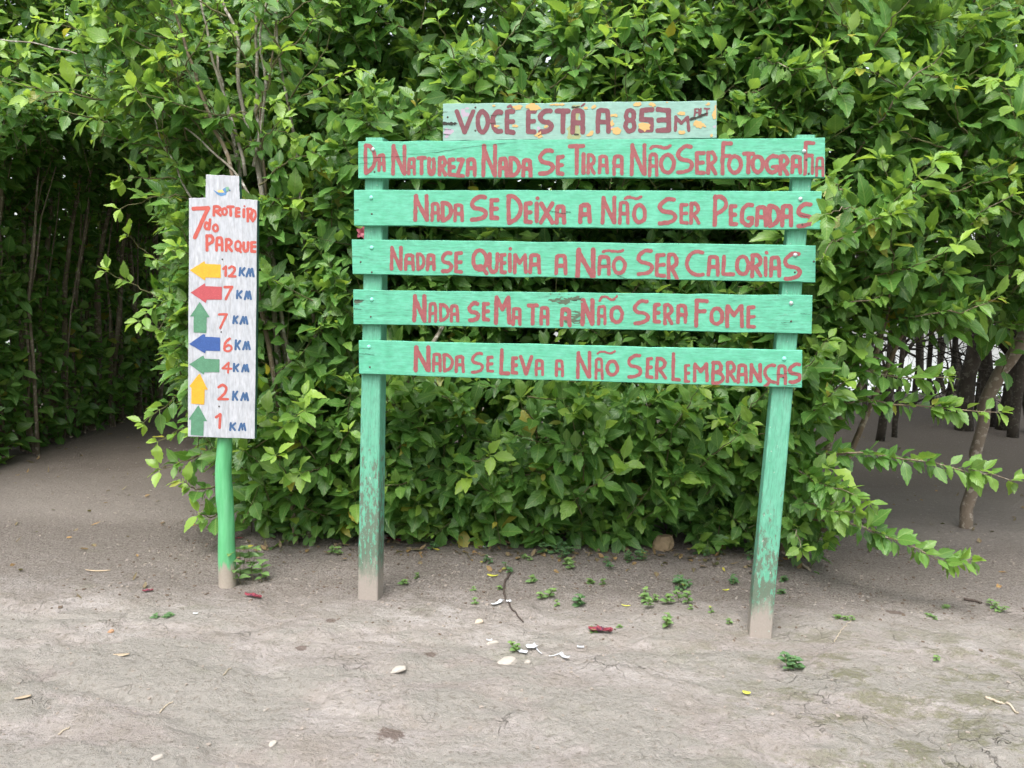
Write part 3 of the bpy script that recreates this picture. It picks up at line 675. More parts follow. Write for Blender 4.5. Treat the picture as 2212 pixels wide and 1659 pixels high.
shoots(LD, None, np.stack([x, 10.5 + rng.uniform(-0.2, 0.7, n), z], -1), rng.normal(0, 0.6, (n, 3)) + UP * 0.3 - np.array([0, 0.5, 0]), rng.uniform(0.2, 0.4, n), (0, -1, 0.2), 0.11, 8, youngk=0.2, tintshift=-0.15)
LD.build('foliage', M['leaf_dark'], end, TF)
for i in range(14):
    sx = rng.uniform(-5.2, -2.8); mb = MB(); tz = np.linspace(-0.02, 1, 6); mb.tube(np.stack([sx + np.cumsum(rng.normal(0, 0.03, 6)), 10.5 + np.cumsum(rng.normal(0, 0.02, 6)), tz * 2.8], -1), 0.024 * (1.1 - 0.6 * tz), 7)
    mb.build('stem', M['stem_dark'], end, True)

# ------------------------------------------------------------------ trees on the right and beyond
def tree(pts, radii, label, mat, crown=None, nc=120, cl=0.12, spread=(0.9, 0.9, 0.7), group=None, limbs=(), cmat='leaf_far', yk=0.8):
    root = empty('tree', tuple(pts[0][:2]) + (0,), label, 'tree', group)
    pts = np.asarray(pts, float); seg = np.linspace(0, 1, len(pts)); tt = np.linspace(0, 1, len(pts) * 3)
    line = np.stack([np.interp(tt, seg, pts[:, i]) for i in range(3)], -1); line[1:-1] += rng.normal(0, 0.008, (len(tt) - 2, 3))
    mb = MB(); mb.tube(line, np.interp(tt, seg, radii), 10, 0, True, 0.12); mb.build('trunk', mat, root, True)
    for lp, lr in limbs:
        mb = MB(); mb.tube(lp, np.linspace(lr, lr * 0.4, len(lp)), 8, 0, True, 0.12); mb.build('limb', mat, root, True)
    if crown is not None:
        LVv, TGg = Leaves(), Twigs()
        c = np.array(crown); nn = nc
        q = nrm(rng.normal(0, 1, (nn, 3))) * rng.uniform(0.35, 1.0, (nn, 1)) * np.array(spread)
        q *= (0.7 + 0.7 * fbm(q[:, 0] * 2 + c[0], q[:, 1] * 2 + c[1], q[:, 2] * 2, 5, 2))[:, None]
        shoots(LVv, TGg, c + q, nrm(q) + UP * 0.3 + rng.normal(0, 0.4, (nn, 3)), rng.uniform(0.25, 0.5, nn), (0, -0.3, 0.8), cl, 8, youngk=yk)
        LVv.build('crown', M[cmat], root, TF); TGg.build('twigs', mat, root)
    return root
b0 = G(2085, 1138)
d0 = b0[1]
tree([(b0[0], b0[1], -0.05), AT(2098, 1060, d0), AT(2112, 960, d0 - 0.02), AT(2135, 850, d0 - 0.05), AT(2180, 775, d0 - 0.1), AT(2240, 690, d0 - 0.15), AT(2330, 560, d0 - 0.2), AT(2440, 330, d0 - 0.2)],
     [0.042, 0.040, 0.038, 0.042, 0.042, 0.040, 0.036, 0.03], 'slim pale trunked tree leaning to the right over bare ground at the right edge', M['trunk_pale'],
     crown=(3.6, 4.3, 3.4), nc=170, spread=(1.0, 0.9, 0.8), cmat='leaf', cl=0.1)
TR = [(1905, 905, 8.5, 0.07, 0.02, 'thin'), (1935, 900, 8.8, 0.045, 0.03, 'thin'), (2085, 890, 9.4, 0.15, 0.01, 'thick'), (2130, 885, 9.9, 0.12, -0.10, 'thick'), (2160, 885, 9.6, 0.11, 0.05, 'thick'),
      (2010, 880, 10.6, 0.05, -0.03, 'thin'), (2040, 878, 10.9, 0.06, 0.02, 'thin'), (2190, 890, 9.0, 0.09, 0.12, 'thick'), (2230, 890, 9.4, 0.13, -0.05, 'thick'), (1870, 885, 10.4, 0.05, 0.03, 'thin'),
      (2110, 875, 11.4, 0.07, 0.06, 'thin'), (1975, 872, 11.8, 0.06, -0.04, 'thin'), (1780, 880, 10.8, 0.06, 0.03, 'thin'), (1690, 880, 11.2, 0.07, -0.02, 'thin')]
TL = ['thin dark tree standing left of its twin behind the low leafy branches', 'thinner right twin of the two dark saplings behind the low leafy branches', 'thick dark trunked tree upright in the shaded grove, nearest the leaning pale tree',
      'thick dark tree leaning left, crossing the upright trunk in the shaded grove', 'dark tree just behind the top bend of the leaning pale trunk', 'thin dark tree against the white gap in the grove, left of the thick trunks',
      'thin dark tree against the white gap in the grove, beside the thick upright trunk', 'dark tree leaning right at the right edge of the frame', 'broad dark tree half cut by the right edge of the frame',
      'thin dark tree deep in the grove, left edge of the white gap', 'thin dark tree far back in the grove between the thick trunks', 'thin far tree in the middle of the white gap in the grove',
      'thin far tree mostly hidden by the bush right of the boards', 'thin far tree hidden behind the right end of the boards']
for (u, v, yd, r, lean, kind), lab in zip(TR, TL):
    g = AT(u, v, yd); x0 = g[0]; hh = rng.uniform(3.4, 4.6)
    tt = np.linspace(0, 1, 6); pts = np.stack([x0 + lean * 4 * tt ** 1.2 + np.cumsum(rng.normal(0, 0.09, 6)) * tt, yd + rng.normal(0, 0.06, 6), -0.1 + hh * tt], -1)
    limbs = []
    for j in range(4):
        zb = rng.uniform(0.9, 2.6); k = np.linspace(0, 1, 5); sg = rng.choice([-1, 1]); bx = x0 + lean * 4 * (zb / hh) ** 1.2
        limbs.append((np.stack([bx + sg * k * rng.uniform(0.5, 1.2), yd + k * rng.normal(0, 0.4), zb + k * rng.uniform(0.3, 1.3) + 0.1 * np.sin(k * 5)], -1), r * rng.uniform(0.3, 0.55)))
    r *= 0.62
    tree(pts, r * (1.15 - 0.5 * tt), lab, M['trunk'], crown=(x0 + lean * 4, yd, hh - 0.2), nc=85, cl=0.13, spread=(1.3, 1.2, 1.3), limbs=limbs, group='dark trees in the grove on the right')
# wood beyond: one mass
LV, TG = Leaves(), Twigs()
wood = empty('woodland', (6, 15, 0)); tag(wood, 'far wood of pale yellow green foliage seen between the trunks', None, None, 'stuff')
n = 1500; x = rng.uniform(-8, 16, n); z = rng.uniform(0.6, 5.6, n)
k = rng.random(n) < sstep(1.6, 3.2, z) * 0.85 + 0.07; x, z = x[k], z[k]; n = len(x)
shoots(LV, TG, np.stack([x, 13.5 + rng.uniform(-0.6, 2.5, n), z - 0.6], -1), rng.normal(0, 0.7, (n, 3)) + UP * 0.2, rng.uniform(0.3, 0.7, n), (0, -0.5, 0.6), 0.14, 8, youngk=1.3, tintshift=0.2)
n = 130; x = rng.uniform(0.5, 16, n)
shoots(LV, TG, np.stack([x, 12.6 + rng.uniform(-0.5, 1.5, n), rng.uniform(0.05, 0.45, n)], -1), rng.normal(0, 0.7, (n, 3)) + UP * 0.4, rng.uniform(0.2, 0.5, n), (0, -0.5, 0.6), 0.12, 8, youngk=1.3, tintshift=0.2)
a = LV.build('foliage', M['leaf_far'], wood, TF)
n = 2600; x = rng.uniform(1.0, 10, n); z = rng.uniform(-0.2, 3.0, n)
shoots(LV, TG, np.stack([x, 10.8 + rng.uniform(0, 2.2, n), z], -1), rng.normal(0, 0.7, (n, 3)), rng.uniform(0.3, 0.6, n), (0, -0.5, 0.6), 0.085, 7, youngk=1.2, tintshift=0.1)
n = 300; tt = np.linspace(0, 1, 5); x = rng.uniform(1.5, 9, n); z = rng.uniform(0.0, 2.2, n)
TG.add(np.stack([x[:, None] + rng.normal(0, 0.9, (n, 1)) * tt + rng.normal(0, 0.06, (n, 5)), rng.uniform(9.5, 12.5, (n, 1)) + 0 * tt, z[:, None] + rng.uniform(-0.3, 1.3, (n, 1)) * tt + rng.normal(0, 0.05, (n, 5))], -1), rng.uniform(0.006, 0.02, (n, 1)) * (1.1 - 0.6 * tt))
n = 60; tt = np.linspace(0, 1, 5); x = rng.uniform(1, 16, n)
TG.add(np.stack([x[:, None] + rng.normal(0, 0.12, (n, 5)) + rng.normal(0, 0.4, (n, 1)) * tt, 13.2 + rng.uniform(0, 2, (n, 1)) + 0 * tt, -1.0 + 5 * tt + 0 * x[:, None]], -1), rng.uniform(0.02, 0.06, (n, 1)) * (1.1 - 0.6 * tt))
TG.build('branches', M['trunk'], wood)

LV = Leaves(); n = 2600; a = rng.uniform(math.radians(100), math.radians(440), n); rr = rng.uniform(8.5, 12.0, n)  # coarse trees behind the camera, added to block low sky light
x, y = rr * np.sin(a + math.pi), rr * np.cos(a + math.pi) - 1.0; z = rng.uniform(0.2, 5.0, n)
k = (y < 1.5); x, y, z = x[k], y[k], z[k]; n = len(x)
shoots(LV, None, np.stack([x, y, z], -1), rng.normal(0, 0.7, (n, 3)) + UP * 0.3, rng.uniform(0.5, 0.9, n), (0, 0.6, 0.5), 0.34, 8, youngk=0.5)
tag(LV.build('unseen_wood', M['leaf_far'], None, TF), 'unseen wood behind the viewer, added to cut low sky light', None, None, 'stuff')

# ------------------------------------------------------------------ painted lettering: strokes -> outline mesh
def ell(cx=0.5, cy=0.5, rx=0.5, ry=0.5, n=20, a0=0, a1=360):
    a = np.radians(np.linspace(a0, a1, n)); return [(cx + rx * math.sin(t), cy - ry * math.cos(t)) for t in a]
def arc3(p):                                # smooth a polyline
    p = np.array(p, float); out = []
    q = np.concatenate([[2 * p[0] - p[1]], p, [2 * p[-1] - p[-2]]])
    for i in range(1, len(q) - 2):
        for t in np.linspace(0, 1, 6, endpoint=False):
            out.append(0.5 * (2 * q[i] + (q[i + 1] - q[i - 1]) * t + (2 * q[i - 1] - 5 * q[i] + 4 * q[i + 1] - q[i + 2]) * t * t + (3 * q[i] - q[i - 1] - 3 * q[i + 1] + q[i + 2]) * t ** 3))
    out.append(p[-1]); return [tuple(x) for x in out]
GL = {
 'A': [[(0, 1), (0.04, 0.35), (0.10, 0.04), (0.3, 0), (0.75, 0), (0.92, 0.06), (0.97, 0.4), (1, 1)], [(0.05, 0.56), (0.97, 0.56)]],
 'D': [[(0.03, 0), (0.03, 0.5), (0.06, 1)], arc3([(0.0, 0.0), (0.45, 0.02), (0.85, 0.2), (1, 0.45), (0.92, 0.68), (0.62, 0.87), (0.08, 1)])],
 'N': [[(0.02, 1), (0.08, 0)], [(0.10, 0), (0.12, 0.12), (0.9, 0.98)], [(0.96, 1), (0.95, 0)]],
 'T': [[(0, 0.0), (1, 0.0)], [(0.52, 0), (0.5, 1)]],
 'U': [arc3([(0.05, 0), (0.05, 0.6), (0.2, 0.92), (0.5, 1), (0.82, 0.9), (0.95, 0.6), (0.97, 0)])],
 'R': [[(0.05, 1), (0.08, 0)], arc3([(0.08, 0.02), (0.6, 0), (0.95, 0.2), (0.85, 0.42), (0.3, 0.56)]), [(0.35, 0.55), (1, 1)]],
 'E': [[(0.95, 0.0), (0.1, 0.02), (0.06, 0.98), (1, 1)], [(0.08, 0.5), (0.92, 0.48)]],
 'Z': [[(0.15, 0), (0.95, 0.02), (0.05, 0.95), (0.95, 1)]],
 'S': [arc3([(0.9, 0.03), (0.5, 0.02), (0.12, 0.2), (0.05, 0.36), (0.25, 0.5), (0.75, 0.56), (0.98, 0.7), (0.85, 0.88), (0.45, 0.97), (0.05, 0.99)])],
 'I': [[(0.5, 0), (0.5, 1)]], 'i': [[(0.5, 0), (0.5, 1)]],
 'O': [ell()], 'o': [ell()],
 'F': [[(1, 0.02), (0.12, 0), (0.08, 0.5), (0.05, 1)], [(0.1, 0.42), (0.85, 0.42)]],
 'G': [arc3([(0.95, 0.03), (0.55, 0.02), (0.15, 0.2), (0.02, 0.5), (0.12, 0.82), (0.5, 1), (0.88, 0.9), (0.95, 0.65)]), [(0.97, 0.64), (0.6, 0.66)]],
 'X': [[(0.05, 0.02), (0.95, 1)], [(1, 0), (0.0, 1)]],
 'P': [[(0.08, 0), (0.04, 1)], arc3([(0.08, 0.02), (0.6, 0), (0.98, 0.2), (0.85, 0.42), (0.2, 0.6)])],
 'Q': [ell(0.5, 0.48, 0.5, 0.48), [(0.25, 0.8), (0.6, 0.78), (1.0, 1.12)]],
 'M': [[(0.02, 1), (0.06, 0)], [(0.08, 0), (0.48, 0.45), (0.92, 0)], [(0.94, 0), (0.98, 1)]],
 'm': [[(0.0, 1), (0.35, 0)], [(0.33, 0.02), (0.5, 0.5), (0.55, 0.9)], [(0.5, 0.6), (0.78, 0.02)], [(0.78, 0), (1, 1)]],
 'C': [arc3([(0.98, 0.05), (0.55, 0.02), (0.15, 0.2), (0.02, 0.5), (0.15, 0.8), (0.55, 0.98), (1, 0.97)])],
 'c': [arc3([(0.95, 0.03), (0.5, 0.04), (0.15, 0.2), (0.05, 0.42), (0.25, 0.62), (0.6, 0.78), (1.0, 0.82)]), [(0.55, 0.78), (0.3, 0.92), (0.05, 1.02)]],
 'L': [[(0.12, 0), (0.05, 0.95), (1, 0.97)]],
 'V': [[(0.0, 0), (0.48, 1)], [(1, 0), (0.48, 1)]],
 'B': [[(0.08, 0), (0.05, 1)], arc3([(0.08, 0.02), (0.6, 0), (0.85, 0.2), (0.65, 0.42), (0.2, 0.47)]), arc3([(0.2, 0.47), (0.75, 0.52), (1, 0.74), (0.75, 0.95), (0.05, 1)])],
 '~': [arc3([(0, 0.9), (0.12, 0.25), (0.35, 0.1), (0.65, 0.75), (0.85, 0.6), (1, 0.0)])],
 '^': [[(0.05, 1), (0.5, 0), (0.95, 0.9)]], '/': [[(0, 1), (1, 0)]], '.': [[(0.45, 0.5), (0.55, 0.5)]],
 '8': [ell(0.5, 0.25, 0.42, 0.25), ell(0.5, 0.74, 0.5, 0.26)],
 '5': [[(1, 0.0), (0.15, 0.02), (0.1, 0.46), (0.95, 0.48), (0.92, 0.98), (0.0, 1)]],
 '3': [[(0.05, 0.0), (0.92, 0.02), (0.97, 0.98), (0.0, 1)], [(0.08, 0.5), (0.92, 0.48)]],
 '1': [[(0.02, 0.25), (0.85, 0.0), (0.72, 1)]],
 '2': [arc3([(0.05, 0.15), (0.4, 0.0), (0.8, 0.12), (0.85, 0.35), (0.55, 0.68), (0.05, 0.96)]), [(0.05, 0.97), (1, 0.97)]],
 '7': [[(0.0, 0.05), (0.95, 0.03), (0.62, 0.4), (0.12, 1)]],
 '6': [arc3([(0.75, 0), (0.35, 0.22), (0.08, 0.55), (0.1, 0.85), (0.5, 1), (0.92, 0.86), (0.95, 0.66), (0.6, 0.52), (0.15, 0.68)])],
 '4': [[(0.65, 1), (0.75, 0.02), (0.02, 0.6), (1, 0.62)]],
 'K': [[(0.15, 0), (0.05, 1)], [(0.95, 0.02), (0.3, 0.55)], [(0.35, 0.48), (0.85, 1)]],
 'd': [ell(0.4, 0.66, 0.4, 0.34), [(1, 0), (0.85, 1)]],
}

class Plane:                                # a vertical board plane; s along, t up (metres), n towards the viewer
    def __init__(s, O, ex, off=0.0):
        s.ex = nrm(np.array([ex[0], ex[1], 0.0])); s.ez = UP; s.n = np.cross(s.ex, s.ez)
        if s.n[1] > 0: s.n = -s.n
        s.O = np.array([O[0], O[1], 0.0]) + s.n * off
    def st(s, u, v):
        d = ray(u, v); k = np.dot(s.O - CAM, s.n) / np.dot(d, s.n); p = CAM + d * k - s.O
        return np.array([np.dot(p, s.ex), p[2]])
    def w(s, st, dn=0.0):
        st = np.asarray(st, float); return s.O + st[..., 0:1] * s.ex + st[..., 1:2] * s.ez + dn * s.n

def zpx(reg, x, y, k):                      # crop coordinates -> 2212 px frame
    return (reg[0] + x / k) * 2212 / 4032, (reg[1] + y / k) * 2212 / 4032

def poly_sdf(px, py, P):
    P = np.asarray(P, float); d = np.full(px.shape, 1e9); ins = np.zeros(px.shape, bool)
    for i in range(len(P)):
        a, b = P[i], P[(i + 1) % len(P)]; e = b - a
        h = np.clip(((px - a[0]) * e[0] + (py - a[1]) * e[1]) / max(e @ e, 1e-12), 0, 1)
        d = np.minimum(d, np.hypot(px - a[0] - e[0] * h, py - a[1] - e[1] * h))
        c = ((a[1] > py) != (b[1] > py)) & (px < (b[0] - a[0]) * (py - a[1]) / (b[1] - a[1] + 1e-12) + a[0])
        ins ^= c
    return np.where(ins, -d, d)

class Paint:                                # signed-distance raster on a board, turned into polygons
    def __init__(s, s0, s1, t0, t1, h=0.002):
        s.h = h; s.xs = np.arange(s0, s1 + h, h); s.ys = np.arange(t0, t1 + h, h)
        s.f = np.full((len(s.ys), len(s.xs)), 1.0)
    def _win(s, a, b, c, d):
        i0, i1 = np.searchsorted(s.xs, [a, b]); j0, j1 = np.searchsorted(s.ys, [c, d])
        return slice(max(j0 - 1, 0), j1 + 1), slice(max(i0 - 1, 0), i1 + 1)
    def stroke(s, pts, wd):
        pts = np.asarray(pts, float); r = wd * 0.5
        for i in range(len(pts) - 1):
            a, b = pts[i], pts[i + 1]
            W = s._win(min(a[0], b[0]) - r * 1.6, max(a[0], b[0]) + r * 1.6, min(a[1], b[1]) - r * 1.6, max(a[1], b[1]) + r * 1.6)
            xx, yy = np.meshgrid(s.xs[W[1]], s.ys[W[0]])
            if xx.size == 0: continue
            e = b - a; hh = np.clip(((xx - a[0]) * e[0] + (yy - a[1]) * e[1]) / max(e @ e, 1e-12), 0, 1)
            s.f[W] = np.minimum(s.f[W], np.hypot(xx - a[0] - e[0] * hh, yy - a[1] - e[1] * hh) - r)
    def poly(s, P):
        P = np.asarray(P, float); W = s._win(P[:, 0].min() - .01, P[:, 0].max() + .01, P[:, 1].min() - .01, P[:, 1].max() + .01)
        xx, yy = np.meshgrid(s.xs[W[1]], s.ys[W[0]]); s.f[W] = np.minimum(s.f[W], poly_sdf(xx, yy, P))
    def rough(s, amp=0.0022, seed=0, holes=0.0, vertical=False):
        xx, yy = np.meshgrid(s.xs, s.ys)
        s.f = s.f + amp * 2 * (fbm(xx * 70, yy * 70, 0, seed + 3, 3) - 0.5)
        if holes:
            g = vnoise(xx * (260 if vertical else 45), yy * (45 if vertical else 260), 0, seed + 8) * 0.6 + 0.4 * vnoise(xx * 60, yy * 60, 0, seed + 5)
            s.f = np.maximum(s.f, (g - (1 - holes)) * 0.03)
    def emit(s, mb, plane, dn, mat=0, clip=None):
        f = s.f.copy()
        if clip is not None:
            xx, yy = np.meshgrid(s.xs, s.ys); f = np.maximum(f, poly_sdf(xx, yy, clip) + 0.002)
        a, b, c, d = f[:-1, :-1], f[:-1, 1:], f[1:, 1:], f[1:, :-1]
        cnt = (a < 0).astype(int) + (b < 0) + (c < 0) + (d < 0)
        h = s.h
        full = np.argwhere(cnt == 4)
        # merge full cells into horizontal runs
        V, Fc = [], []
        full_mask = cnt == 4
        for j in range(full_mask.shape[0]):
            row = full_mask[j]
            if not row.any(): continue
            e = np.flatnonzero(np.diff(np.concatenate([[0], row.astype(int), [0]])))
            for i0, i1 in zip(e[::2], e[1::2]):
                n = len(V); V += [(s.xs[i0], s.ys[j]), (s.xs[i0] + (i1 - i0) * h, s.ys[j]), (s.xs[i0] + (i1 - i0) * h, s.ys[j] + h), (s.xs[i0], s.ys[j] + h)]
                Fc.append((n, n + 1, n + 2, n + 3))
        for j, i in np.argwhere((cnt > 0) & (cnt < 4)):
            q = [(s.xs[i], s.ys[j], f[j, i]), (s.xs[i] + h, s.ys[j], f[j, i + 1]), (s.xs[i] + h, s.ys[j] + h, f[j + 1, i + 1]), (s.xs[i], s.ys[j] + h, f[j + 1, i])]
            P = []
            for k in range(4):
                p, r = q[k], q[(k + 1) % 4]
                if p[2] < 0: P.append((p[0], p[1]))
                if (p[2] < 0) != (r[2] < 0):
                    t = p[2] / (p[2] - r[2]); P.append((p[0] + (r[0] - p[0]) * t, p[1] + (r[1] - p[1]) * t))
            if len(P) >= 3:
                n = len(V); V += P; Fc.append(tuple(range(n, n + len(P))))
        if V:
            V = np.array(V); mb.add(plane.w(V, dn), Fc, mat, V)

def draw_text(pt, plane, reg, k, wd, letters):
    a = plane.st(*zpx(reg, 500, 100, k)); b = plane.st(*zpx(reg, 600, 100, k)); m_per = np.linalg.norm(b - a) / 100
    for L in letters:
        ch, x0, x1, y0, y1 = L[:5]; w_ = L[5] if len(L) > 5 else wd
        iw = min(w_ * 0.5, (x1 - x0) * 0.45); ih = min(w_ * 0.5, (y1 - y0) * 0.45)
        for st in GL[ch]:
            P = [plane.st(*zpx(reg, x0 + iw + px * (x1 - x0 - 2 * iw), y0 + ih + py * (y1 - y0 - 2 * ih), k)) for px, py in st]
            P = np.array(P) + rng.normal(0, 0.0006, (len(P), 2))
            pt.stroke(P, w_ * m_per)

def T(s):                                   # "D 75 207 88 388; A ..." -> letter tuples
    out = []
    for q in s.split(';'):
        q = q.split()
        if q: out.append((q[0],) + tuple(float(x) for x in q[1:]))
    return out

# ------------------------------------------------------------------ slatted sign
BL, BR = G(793, 1298), G(1642, 1381)
TH = 0.026
post_plane = Plane(BL, BR - BL); face = Plane(BL, BR - BL, TH)
sign = empty('slatted_sign', tuple(np.append((BL + BR)[:2] / 2, 0)), 'mint green sign of five slats and a flaking top board on two posts, red lettering', 'sign')
MINT = dict(c1=(0.078, 0.355, 0.212), c2=(0.135, 0.475, 0.325), grime=(0.055, 0.165, 0.105))
def lmat(name, c, var=0.35):
    m, t, b, out = newmat(name)
    uv = N(t, 'UVMap').outputs[0]
    nz = noise(t, uv, 40, 4); br = noise(t, mapv(t, uv, (1, 1, 1)), 140, 3)
    col = mix(t, ramp(t, nz, [(0.35, 0.0), (0.7, 1.0)]), c, tuple(x * (1 - var) for x in c))
    col = mix(t, ramp(t, br, [(0.55, 0.0), (0.75, 0.5)]), col, tuple(min(1, x * 1.35 + 0.03) for x in c))
    link(t, col, b.inputs['Base Color']); b.inputs['Roughness'].default_value = 0.6; b.inputs['Specular IOR Level'].default_value = 0.3
    bump(t, br, b, 0.3, 0.001); return m
M['red_letter'] = lmat('red_paint', (0.265, 0.080, 0.082), 0.22)
M['maroon'] = lmat('maroon_paint', (0.17, 0.06, 0.07), 0.25)
M['crack'] = plain_mat('dark_crack', (0.03, 0.03, 0.022), 0.9)
M['ochre'] = plain_mat('ochre_undercoat', (0.52, 0.33, 0.12), 0.7, 0.15)
M['pinkcoat'] = plain_mat('lilac_undercoat', (0.38, 0.31, 0.38), 0.7, 0.15)
M['rust'] = plain_mat('rust_streak', (0.30, 0.33, 0.16), 0.8, 0.3, 60)
M['rot'] = plain_mat('rotten_wood', (0.10, 0.14, 0.09), 0.9, 0.5, 60)
M['bolt'] = plain_mat('galvanised_bolt', (0.42, 0.52, 0.50), 0.4, 0.15, 60, 0.5)
M['bolt_mint'] = plain_mat('painted_bolt', (0.22, 0.66, 0.50), 0.45, 0.1, 60)
M['nail'] = plain_mat('rusty_nail', (0.09, 0.075, 0.06), 0.7, 0.4, 90, 0.3)

def plank(corners, seed, mat, thick=TH, plane=face):
    """outline from four corners (TL TR BR BL), slightly ragged edges, real thickness"""
    tl, tr, br, bl = [plane.st(*c) for c in corners]
    n = 60; k = np.linspace(0, 1, n)[:, None]
    top = tl + (tr - tl) * k; bot = bl + (br - bl) * k
    jt = (fbm(k[:, 0] * 14, seed * 3.1, 0, 5, 4) - 0.5) * 0.006 - 0.006 * np.clip(vnoise(k[:, 0] * 38, seed, 0, 6) - 0.82, 0, 1) * 5
    jb = (fbm(k[:, 0] * 12, seed * 7.7, 0, 8, 4) - 0.5) * 0.006 + 0.006 * np.clip(vnoise(k[:, 0] * 33, seed + 2, 0, 7) - 0.84, 0, 1) * 5
    top[:, 1] += jt; bot[:, 1] += jb
    iv = 0.0022
    rows = [(bot, -thick), (bot, -iv), (bot + [0, iv], 0.0), (top - [0, iv], 0.0), (top, -iv), (top, -thick)]
    V = []; U = []
    for r, dn in rows: V.append(plane.w(r, dn)); U.append(r)
    V = np.concatenate(V); U = np.concatenate(U)
    Fc = []
    for a in range(6):
        b_ = (a + 1) % 6
        for i in range(n - 1): Fc.append((a * n + i, a * n + i + 1, b_ * n + i + 1, b_ * n + i))
    Fc.append(tuple(a * n for a in range(6))[::-1]); Fc.append(tuple(a * n + n - 1 for a in range(6)))
    mb = MB(); mb.add(V, Fc, 0, U)
    return mb, [tl, tr, br, bl]

def dome(mb, plane, st, r, h, k=14, base=0.0):
    V = []; Fc = []
    rings = 4
    for i in range(rings):
        a = i / rings * math.pi / 2
        for j in range(k):
            t = j / k * 2 * math.pi; V.append(plane.w(np.array([st[0] + r * math.cos(a) * math.cos(t), st[1] + r * math.cos(a) * math.sin(t)]), base + h * math.sin(a)))
    V.append(plane.w(np.array(st), base + h))
    for i in range(rings - 1):
        for j in range(k): Fc.append((i * k + j, i * k + (j + 1) % k, (i + 1) * k + (j + 1) % k, (i + 1) * k + j))
    for j in range(k): Fc.append(((rings - 1) * k + j, (rings - 1) * k + (j + 1) % k, rings * k))
    mb.add(V, Fc)

def crackline(mb, plane, pts, wd, dn, mat=1):
    P = np.array(pts, float); n = 14 * (len(P) - 1) + 1; t = np.linspace(0, 1, n); sg = np.linspace(0, 1, len(P))
    L = np.stack([np.interp(t, sg, P[:, i]) for i in range(2)], -1)
    L[:, 1] += (fbm(t * 25, 3.3 + P[0, 0] * 9, 0, 4, 3) - 0.5) * 0.004
    ww = wd * (0.35 + 1.1 * vnoise(t * 16, P[0, 1] * 7, 0, 3)) * np.minimum(1, np.minimum(t * 12 + 0.3, (1 - t) * 6 + 0.05)) * 0.5
    V = np.concatenate([L + np.stack([0 * ww, ww], -1), L - np.stack([0 * ww, ww], -1)])
    mb.add(plane.w(V, dn), [(n + i, n + i + 1, i + 1, i) for i in range(n - 1)], mat, V)

